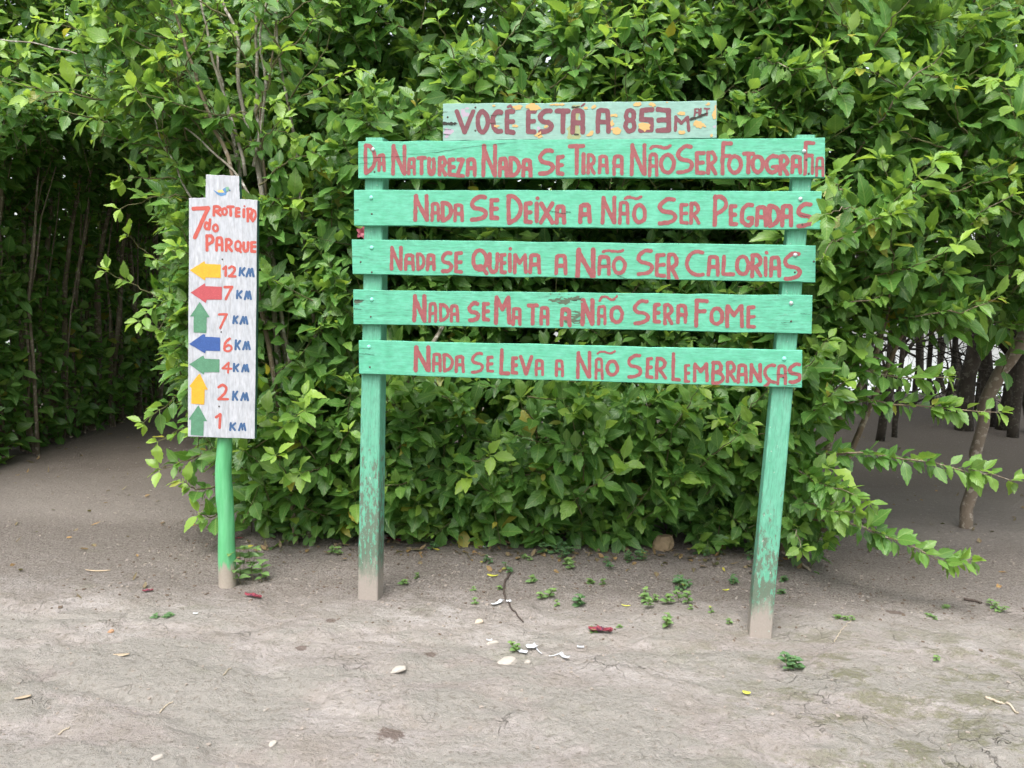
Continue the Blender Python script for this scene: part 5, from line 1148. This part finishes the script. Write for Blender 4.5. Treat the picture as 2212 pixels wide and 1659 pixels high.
WD = [(540, 1256, 6, 0.16, 0.042, 'bright green leafy weed sprouting right beside the foot of the crooked green pole', False, 0.035),
      (358, 1332, 3, 0.02, 0.022, 'small dark weed lying flat on the open dirt left of the crooked green pole', True, 0.03),
      (727, 1198, 2, 0.06, 0.026, 'small weed on the dirt close left of the left sign post', False, 0.02),
      (873, 1262, 1, 0.05, 0.026, 'small single weed just right of the left sign post', False, 0.02),
      (900, 1250, 1, 0.035, 0.02, 'tiny weed behind the single weed right of the left sign post', False, 0.02),
      (1025, 1306, 1, 0.035, 0.022, 'tiny yellow green weed left of the white paper strip', False, 0.02),
      (1023, 1276, 1, 0.025, 0.016, 'faint seedling left of the curved black stick', False, 0.02),
      (1083, 1273, 1, 0.03, 0.02, 'seedling touching the bend of the curved black stick', False, 0.02),
      (1104, 1234, 2, 0.04, 0.022, 'grey green weed at the upper tip of the curved black stick', True, 0.02),
      (1048, 1215, 3, 0.03, 0.018, 'low grey weed patch on the dirt beside the white chip', True, 0.03),
      (1131, 1208, 2, 0.03, 0.02, 'small weed up the bank, under the hedge right of the stick', False, 0.02),
      (1156, 1258, 2, 0.045, 0.024, 'weed right of the upper half of the curved black stick', False, 0.015),
      (1186, 1290, 2, 0.05, 0.027, 'bright weed midway between the curved stick and the broad leafed weed', False, 0.015),
      (1203, 1310, 1, 0.03, 0.018, 'tiny weed in front of the bright weed right of the curved stick', False, 0.02),
      (1254, 1308, 2, 0.06, 0.032, 'broad leafed grey green weed above the red petal in the middle of the dirt', True, 0.012),
      (1290, 1266, 3, 0.035, 0.022, 'pair of small weeds behind the broad leafed grey green weed', False, 0.03),
      (1228, 1222, 4, 0.045, 0.024, 'dense little weed clump on the bank among brown leaves', False, 0.03),
      (1190, 1196, 7, 0.06, 0.030, 'bushy grey green weed patch at the hedge foot left of the rock', True, 0.07),
      (1368, 1208, 5, 0.05, 0.025, 'weed clump on the bank just below left of the tan rock', True, 0.05),
      (1322, 1224, 3, 0.035, 0.022, 'sparse weeds on the bank well left of the tan rock', True, 0.04),
      (1116, 1404, 2, 0.04, 0.022, 'little weed growing among the white scraps', False, 0.015),
      (1280, 1362, 2, 0.025, 0.018, 'small weed at the left end of the red petal', False, 0.012),
      (1338, 1355, 1, 0.025, 0.016, 'tiny weed right of the red petal', False, 0.012),
      (1470, 1270, 5, 0.055, 0.027, 'tall dark weed clump midway between the rock and the right post', True, 0.035),
      (1396, 1300, 4, 0.06, 0.027, 'cluster of three leafy weeds, left one of the two central clusters', False, 0.045),
      (1448, 1314, 4, 0.055, 0.028, 'yellowish leafy weed cluster, right one of the two central clusters', False, 0.05),
      (1436, 1352, 2, 0.055, 0.028, 'bright weed standing in front of the two central weed clusters', False, 0.012),
      (1584, 1264, 2, 0.045, 0.024, 'dark weed left of the right post beside a yellow bud', True, 0.015),
      (1493, 1317, 1, 0.03, 0.018, 'tiny weed right of the yellowish weed cluster', False, 0.01),
      (1537, 1324, 1, 0.03, 0.018, 'tiny weed halfway between the clusters and the right post', False, 0.01),
      (1576, 1350, 1, 0.03, 0.016, 'tiny weed close to the left side of the right post foot', False, 0.01),
      (1691, 1284, 2, 0.03, 0.022, 'small dark weed right of the right post', True, 0.015),
      (1693, 1254, 3, 0.03, 0.022, 'weed behind the right post under the hanging leaves', True, 0.03),
      (1709, 1447, 3, 0.075, 0.030, 'dark green weed on a thin stalk in front of the right post', True, 0.015),
      (1826, 1338, 3, 0.03, 0.020, 'weed pair on bare dirt right of the right post', False, 0.03),
      (2021, 1432, 1, 0.025, 0.018, 'lone seedling between the mossy patches', False, 0.01),
      (2151, 1318, 3, 0.045, 0.022, 'weeds near the right edge beyond the mossy patches', False, 0.04),
      (2046, 1312, 2, 0.025, 0.018, 'small weed under the tip of the lowest overhanging branch', False, 0.02),
      (2014, 1336, 2, 0.02, 0.018, 'flat weed on a mossy spot below the lowest overhanging branch', False, 0.02),
      (909, 1172, 3, 0.06, 0.03, 'weed at the hedge foot right of the left sign post', False, 0.03),
      (938, 1184, 3, 0.04, 0.025, 'lower weed in front of the hedge foot weed by the left post', True, 0.03),
      (1525, 1196, 4, 0.04, 0.025, 'weed patch below the shiny dark wrapper', True, 0.05),
      (1612, 1190, 5, 0.05, 0.028, 'weed patch at the hedge foot just left of the right post', True, 0.05),
      (1570, 1165, 7, 0.07, 0.032, 'bushy weed patch with round leaves right of the shiny dark wrapper', True, 0.06),
      (1345, 1168, 5, 0.07, 0.03, 'upright weed patch pressed between hedge and tan rock', True, 0.05)]
for w_ in WD: weed(*w_[:6], dark=w_[6], spread=w_[7])

# ------------------------------------------------------------------ stones, litter, petals, sticks
def stone(name, u, v, sx, sy, sz, mat, label, cat, seed=0, rotz=0.0, sink=0.25):
    import bmesh
    g = GH(u, v); gz = float(ground_h(g[0], g[1]))
    bm = bmesh.new(); bmesh.ops.create_icosphere(bm, subdivisions=2 if sx < 0.05 else 3, radius=1.0)
    for vv in bm.verts:
        p = np.array(vv.co); q = 0.72 + 0.62 * fbm(p[0] * 1.1 + seed * 5, p[1] * 1.1 + 3, p[2] * 1.1, seed, 3)
        p = p * q; p = np.sign(p) * np.abs(p) ** 0.92; p = p * (1 + 0.30 * (vnoise(p[0] * 2.6 + seed, p[1] * 2.6, p[2] * 2.6, seed) - 0.5)); p[0] *= 1 - 0.28 * p[2]; p[2] = min(p[2] + 0.25 * p[0], 0.85)
        vv.co = Vector((p[0] * sx, p[1] * sy, p[2] * sz))
    me = bpy.data.meshes.new(name); bm.to_mesh(me); bm.free(); me.materials.append(mat)
    me.polygons.foreach_set('use_smooth', [False] * len(me.polygons))
    o = bpy.data.objects.new(name, me); C.objects.link(o); o.location = (g[0], g[1], gz + sz * (0.95 - sink * 2)); o.rotation_euler = (0, 0, rotz)
    return tag(o, label, cat)
M['rock'] = plain_mat('tan_rock', (0.40, 0.29, 0.175), 0.9, 0.55, 45)
M['pale_stone'] = plain_mat('pale_stone', (0.40, 0.365, 0.32), 0.9, 0.25, 40)
M['white_plastic'] = plain_mat('white_scrap', (0.60, 0.62, 0.66), 0.45, 0.08, 40)
M['dead'] = plain_mat('dead_leaf', (0.24, 0.13, 0.07), 0.8, 0.5, 50)
M['dead2'] = plain_mat('orange_dead_leaf', (0.48, 0.25, 0.08), 0.8, 0.4, 50)
M['petal'] = plain_mat('red_petal', (0.30, 0.05, 0.075), 0.5, 0.4, 60)
M['petal_dark'] = plain_mat('wilted_petal', (0.13, 0.03, 0.07), 0.6, 0.4, 60)
M['yellow'] = plain_mat('yellow_leaf', (0.55, 0.55, 0.08), 0.6, 0.2, 50)
M['bark_chip'] = plain_mat('dry_chip', (0.42, 0.33, 0.23), 0.9, 0.3, 40)
M['stick'] = plain_mat('dark_stick', (0.07, 0.05, 0.04), 0.8, 0.4, 60)
M['stick_pale'] = plain_mat('pale_stick', (0.45, 0.38, 0.29), 0.85, 0.3, 60)
M['wrapper'] = plain_mat('shiny_wrapper', (0.03, 0.10, 0.09), 0.18, 0.5, 60, 0.8)
M['gravel'] = plain_mat('gravel', (0.36, 0.31, 0.265), 0.95, 0.5, 14)
stone('rock', 1431, 1186, 0.062, 0.05, 0.062, M['rock'], 'tan rounded rock lying against the foot of the hedge', 'rock', 3, 0.4)
stone('stone', 1098, 1431, 0.040, 0.028, 0.014, M['pale_stone'], 'flat whitish stone, largest of the pale bits on the dirt', 'stone', 8, 0.3)
stone('stone', 830, 1163, 0.022, 0.02, 0.018, M['pale_stone'], 'pale pebble at the hedge foot touching the left post', 'stone', 5)
stone('stone', 862, 1167, 0.020, 0.015, 0.011, M['pale_stone'], 'pale pebble behind the red petal near the left post', 'stone', 6)
stone('stone', 1140, 1432, 0.014, 0.012, 0.009, M['pale_stone'], 'small pale stone right of the largest flat stone', 'stone', 9)
stone('stone', 1066, 1390, 0.026, 0.012, 0.009, M['pale_stone'], 'pale sliver of stone up left of the largest flat stone', 'stone', 10, 0.2)
stone('stone', 862, 1448, 0.028, 0.018, 0.010, M['pale_stone'], 'pale stone set in the mud crack in front of the left post', 'stone', 12, 0.5)
stone('stone', 590, 1608, 0.016, 0.012, 0.008, M['pale_stone'], 'small white triangular stone on the near dirt', 'stone', 13, 0.9)
stone('stone', 337, 1640, 0.022, 0.010, 0.008, M['pale_stone'], 'white elongated stone near the bottom edge on the left', 'stone', 14, 0.5)
stone('stone', 240, 1366, 0.012, 0.010, 0.010, plain_mat('rust_stone', (0.40, 0.24, 0.14), 0.9), 'small rust brown stone on the path side', 'stone', 15)
stone('stone', 1035, 1345, 0.020, 0.014, 0.012, plain_mat('beige_stone', (0.48, 0.40, 0.31), 0.9), 'beige stone left of the foot of the curved stick', 'stone', 16, 0.3)

def sheet(name, u, v, L, W, rot, mat, label, cat, curl=0.3, tmpl=None, group=None, lift=0.004, up=0.35):
    """a small thin curled thing with thickness lying on the ground: petal, scrap, dead leaf"""
    g = GH(u, v); gz = float(ground_h(g[0], g[1]))
    nA, nB = 7, 4; V = []; Fc = []
    for sgn in (0.0007, -0.0007):
        for a in range(nA):
            for b_ in range(nB):
                s_ = a / (nA - 1); q = b_ / (nB - 1) * 2 - 1
                wd = W * (math.sin(math.pi * (0.12 + 0.8 * s_)) ** 0.7 if tmpl != 'rag' else 0.6 + 0.6 * _hash(np.array(a), np.array(b_), np.array(int(u)), 3))
                x = (s_ - 0.5) * L; y = q * wd * 0.5
                z = curl * (4 * (s_ - 0.5) ** 2 * L * up + abs(q) * W * 0.6) + 0.15 * W * float(vnoise(s_ * 3 + u, q * 2 + v, 0, 5)) + lift + sgn
                V.append((g[0] + x * math.cos(rot) - y * math.sin(rot), g[1] + x * math.sin(rot) + y * math.cos(rot), gz + z))
    o_ = nA * nB
    for a in range(nA - 1):
        for b_ in range(nB - 1):
            i = a * nB + b_; Fc += [(i, i + nB, i + nB + 1, i + 1), (o_ + i + 1, o_ + i + nB + 1, o_ + i + nB, o_ + i)]
    rim = [a * nB for a in range(nA)] + [(nA - 1) * nB + b_ for b_ in range(1, nB)] + [a * nB + nB - 1 for a in range(nA - 2, -1, -1)] + [b_ for b_ in range(nB - 2, 0, -1)]
    Fc += [(rim[i], rim[i - 1], o_ + rim[i - 1], o_ + rim[i]) for i in range(len(rim))]
    mb = MB(); mb.add(V, Fc); return tag(mb.build(name, mat, None, True), label, cat, group)

def flower(u, v, L, rot, label):
    g = GH(u, v); root = empty('fallen_flower', (g[0], g[1], float(ground_h(g[0], g[1]))), label, 'fallen flower')
    for dx, rr, nm, ml, sc in ((-0.35, 0.2, 'petal', M['petal'], 0.6), (0.15, -0.15, 'petal', M['petal'], 0.75), (-0.05, 0.9, 'petal', M['petal_dark'], 0.45), (0.42, -0.3, 'petal', M['petal'], 0.35)):
        o = sheet(nm, u + dx * L * 500 * math.cos(rot), v - dx * L * 300 * math.sin(rot), L * sc, L * 0.35, rot + rr, ml, None, None, 0.7, up=0.25)
        o.parent = root; o.matrix_parent_inverse = Matrix.Translation(-Vector(root.location))
flower(548, 1292, 0.065, -0.3, 'crumpled red hibiscus flower on the dirt in front of the crooked green pole')
flower(320, 1279, 0.04, 0.2, 'small dark red petal scrap on the path side left of the crooked green pole')
flower(851, 1169, 0.06, -0.3, 'red wilted hibiscus flower at the hedge foot beside the left post')
flower(1298, 1367, 0.085, -0.1, 'red and purple wilted hibiscus flower on the open dirt between the posts')
flower(515, 1165, 0.03, 0.1, 'tiny dark petal behind the crooked green pole')
sheet('paper_scrap', 1074, 1306, 0.075, 0.022, 0.9, M['white_plastic'], 'white pointed scrap left of the curved black stick', 'scrap', 0.3, 'rag')
sheet('paper_scrap', 1099, 1302, 0.025, 0.02, 0.3, M['white_plastic'], 'small white scrap touching the curved black stick', 'scrap', 0.3, 'rag')
sheet('paper_scrap', 1049, 1184, 0.032, 0.028, 0.2, M['white_plastic'], 'white chip at the hedge foot under the middle of the boards', 'scrap', 0.25, 'rag')
sheet('paper_scrap', 1148, 1402, 0.045, 0.035, 0.4, M['white_plastic'], 'white scrap with a curled edge beside the thin white strip', 'scrap', 0.3, 'rag')
sheet('plastic_strip', 1163, 1408, 0.075, 0.005, -1.2, M['white_plastic'], 'thin white curved plastic strip among the scraps', 'scrap', 0.2)
sheet('paper_scrap', 1129, 1412, 0.04, 0.025, -0.5, M['white_plastic'], 'bluish white scrap just above the largest flat stone', 'scrap', 0.3, 'rag')
sheet('paper_scrap', 1219, 1424, 0.045, 0.022, -0.9, M['white_plastic'], 'folded white scrap, farthest right of the white scraps', 'scrap', 0.5, 'rag')
sheet('plastic_strip', 1200, 1417, 0.07, 0.005, 0.6, M['white_plastic'], 'thin pale strip left of the folded white scrap', 'scrap', 0.2)
sheet('paper_scrap', 1254, 1403, 0.03, 0.018, 0.0, M['white_plastic'], 'white oval scrap below the red petal', 'scrap', 0.3, 'rag')
sheet('paper_scrap', 1057, 1386, 0.025, 0.015, 0.1, M['white_plastic'], 'small white scrap up left of the white stones', 'scrap', 0.3, 'rag')
sheet('paper_scrap', 422, 1328, 0.02, 0.012, 0.1, M['white_plastic'], 'tiny white scrap on the dirt below the crooked green pole', 'scrap', 0.3, 'rag')
sheet('yellow_leaf', 1064, 1247, 0.06, 0.02, -0.1, M['yellow'], 'yellow green fallen leaf left of the curved black stick', 'fallen leaf', 0.3)
sheet('yellow_leaf', 1568, 1277, 0.04, 0.012, 0.3, M['yellow'], 'yellow bud lying left of the right post', 'fallen leaf', 0.3)
sheet('yellow_leaf', 1352, 1311, 0.045, 0.010, -0.2, M['yellow'], 'thin yellow leaf left of the central weed cluster', 'fallen leaf', 0.3)
sheet('yellow_leaf', 1612, 1501, 0.03, 0.02, -0.4, M['yellow'], 'tiny yellow leaf on the near dirt in front of the right post', 'fallen leaf', 0.3)
sheet('dead_leaf', 1107, 1178, 0.085, 0.05, 0.1, plain_mat('pale_dead_leaf', (0.42, 0.25, 0.17), 0.8, 0.3), 'pinkish brown curled leaf at the hedge foot beside a hanging green leaf', 'fallen leaf', 0.4)
sheet('dead_leaf', 1401, 1163, 0.05, 0.035, 0.4, M['dead2'], 'orange dead leaf left of the tan rock', 'fallen leaf', 0.6)
sheet('dead_leaf', 1698, 1212, 0.04, 0.03, 0.2, M['dead2'], 'orange dead leaf right of the right post', 'fallen leaf', 0.6)
sheet('dead_leaf', 1555, 1186, 0.05, 0.03, 0.5, M['dead2'], 'orange brown leaf below the shiny dark wrapper', 'fallen leaf', 0.6)
sheet('bark_chip', 212, 1235, 0.13, 0.014, 0.05, M['bark_chip'], 'long pale bark sliver on the path side at the left', 'bark chip', 0.1)
sheet('bark_chip', 262, 1418, 0.06, 0.02, 0.2, M['bark_chip'], 'tan bark chip on the dirt at the lower left', 'bark chip', 0.1)
sheet('bark_chip', 50, 1510, 0.05, 0.02, 0.5, M['bark_chip'], 'tan chip near the left edge', 'bark chip', 0.1)
def stick(pxs, r, mat, label, sink=0.5):
    pts = np.array([GH(u, v) for u, v in pxs]); tt = np.linspace(0, 1, 24); sg = np.linspace(0, 1, len(pts))
    L = np.stack([np.interp(tt, sg, pts[:, i]) for i in range(3)], -1); L[:, :2] += rng.normal(0, 0.002, (24, 2)); L[:, 2] = ground_h(L[:, 0], L[:, 1]) + r * sink + 0.002
    mb = MB(); mb.tube(L, r * (1.1 - 0.5 * tt), 7, 0, True, 0.2); return tag(mb.build('stick', mat, None, True), label, 'stick')
stick([(1103, 1240), (1092, 1256), (1088, 1275), (1091, 1292), (1104, 1315), (1130, 1345)], 0.006, M['stick'], 'thin curved black stick lying in the middle of the dirt')
stick([(1690, 1195), (1715, 1205), (1738, 1226), (1752, 1236)], 0.010, M['stick_pale'], 'fallen stick slanting down behind the right post')
stick([(1802, 1388), (1815, 1365), (1842, 1336)], 0.0025, M['stick_pale'], 'thin pale straw on bare dirt right of the right post')
stick([(2130, 1510), (2165, 1522), (2200, 1545)], 0.006, M['stick_pale'], 'pale crooked stick among the moss at the right edge')
stick([(482, 1462), (490, 1452), (502, 1447)], 0.003, M['stick_pale'], 'short pale straw on the near dirt left of centre')
stick([(345, 1540), (360, 1525), (374, 1518)], 0.003, M['stick_pale'], 'curved pale straw on the lower left dirt')
stick([(128, 1588), (140, 1578), (152, 1574)], 0.003, M['stick_pale'], 'pale straw near the lower left corner')
stick([(2080, 1296), (2105, 1300), (2120, 1305)], 0.008, M['stick'], 'short dark stick near the right edge under the overhanging branch')
# shiny wrapper
o = sheet('sweet_wrapper', 1518, 1178, 0.05, 0.06, 1.2, M['wrapper'], 'shiny dark green crumpled wrapper at the hedge foot', 'wrapper', 0.8, 'rag', lift=0.012)
# red flower peeping out beside the second slat
root = empty('hibiscus_flower', tuple(AT(783, 503, 4.05)), 'small red hibiscus flower peeping out beside the left end of the second slat', 'flower')
LVw = Leaves(); c = AT(783, 503, 4.05)
for a_ in range(5):
    A = np.array([math.cos(a_ * 1.257), -0.5, math.sin(a_ * 1.257)]); LVw.add([c], [A], [[0, -1, 0.3]], [0.035], [0.03], [0.3], [0], [0])
LVw.build('petals', M['petal'], root, TW)

# gravel and leaf litter: nobody could count them
def gravel(n, name, label, mat, xr, yr, smin, smax, dens=None):
    x = rng.uniform(*xr, n); y = rng.uniform(*yr, n)
    if dens is not None: k = rng.random(n) < dens(x, y); x, y = x[k], y[k]; n = len(x)
    z = ground_h(x, y); s = rng.uniform(0, 1, n) ** 3 * (smax - smin) + smin
    cube = np.array([(-1, -1, -1), (1, -1, -1), (1, 1, -1), (-1, 1, -1), (-1, -1, 1), (1, -1, 1), (1, 1, 1), (-1, 1, 1)], float) * np.array([1, 0.75, 0.5])
    V = cube[None] * s[:, None, None] * rng.uniform(0.55, 1.1, (n, 8, 3)); a = rng.uniform(0, 6.28, n)
    ca, sa = np.cos(a)[:, None], np.sin(a)[:, None]
    V = np.stack([V[..., 0] * ca - V[..., 1] * sa + x[:, None], V[..., 0] * sa + V[..., 1] * ca + y[:, None], V[..., 2] + (z + s * 0.15)[:, None]], -1)
    q = np.array([(0, 3, 2, 1), (4, 5, 6, 7), (0, 1, 5, 4), (1, 2, 6, 5), (2, 3, 7, 6), (3, 0, 4, 7)])
    tag(quads_mesh(name, V.reshape(-1, 3), (q[None] + (np.arange(n) * 8)[:, None, None]).reshape(-1, 4), mat, smooth=False), label, None, None, 'stuff')
band = lambda x, y: 0.25 + 0.75 * np.exp(-((y - 3.95) / 0.35) ** 2) * (np.abs(x) < 2)
gravel(15000, 'gravel', 'tiny soil clods and gravel scattered over the dirt', M['gravel'], (-3.2, 3.2), (1.8, 5.5), 0.0015, 0.0085, band)
gravel(3600, 'grit', 'tiny pale stone chips scattered over the dirt', M['pale_stone'], (-4.2, 3.6), (1.8, 8.0), 0.001, 0.0065, band)
gravel(5000, 'soil_crumbs', 'dark soil crumbs along the foot of the hedge', plain_mat('dark_crumb', (0.15, 0.11, 0.08), 0.95, 0.4), (-2.2, 2.6), (2.9, 5.4), 0.0015, 0.009, lambda x, y: sstep(3.0, 4.0, y))
LV = Leaves(); n = 300
x = rng.uniform(-1.5, 1.7, n); y = 4.16 + rng.normal(0.0, 0.07, n) + rng.exponential(0.12, n)
z = ground_h(x, y) + 0.006; a = rng.uniform(0, 6.28, n)
LV.add(np.stack([x, y, z], -1), np.stack([np.cos(a), np.sin(a), rng.normal(0.05, 0.25, n)], -1), np.stack([rng.normal(0, 0.3, n), rng.normal(-0.1, 0.3, n), np.ones(n)], -1), rng.uniform(0.018, 0.055, n), rng.uniform(0.010, 0.030, n), rng.normal(0, 0.5, n), rng.random(n), rng.random(n) ** 3)
n = 330; x = np.where(rng.random(n) < 0.55, rng.uniform(-4.2, -1.4, n), rng.uniform(1.6, 4.2, n)); y = np.where(x < 0, rng.uniform(3.4, 9, n), rng.uniform(3.9, 9, n))
a = rng.uniform(0, 6.28, n); z = ground_h(x, y) + 0.004
LV.add(np.stack([x, y, z], -1), np.stack([np.cos(a), np.sin(a), rng.normal(0.03, 0.15, n)], -1), np.stack([rng.normal(0, 0.25, n), rng.normal(0, 0.25, n), np.ones(n)], -1), rng.uniform(0.015, 0.07, n), rng.uniform(0.008, 0.03, n), rng.normal(0, 0.4, n), rng.random(n), rng.random(n) ** 3)
litter = LV.build('leaf_litter', leaf_mat('litter_leaf', (0.085, 0.055, 0.038), (0.17, 0.115, 0.078), (0.30, 0.16, 0.06), 0.8, 0.1), None, TF)
tag(litter, 'brown dead leaf litter at the hedge foot and over the shaded dirt', None, None, 'stuff')
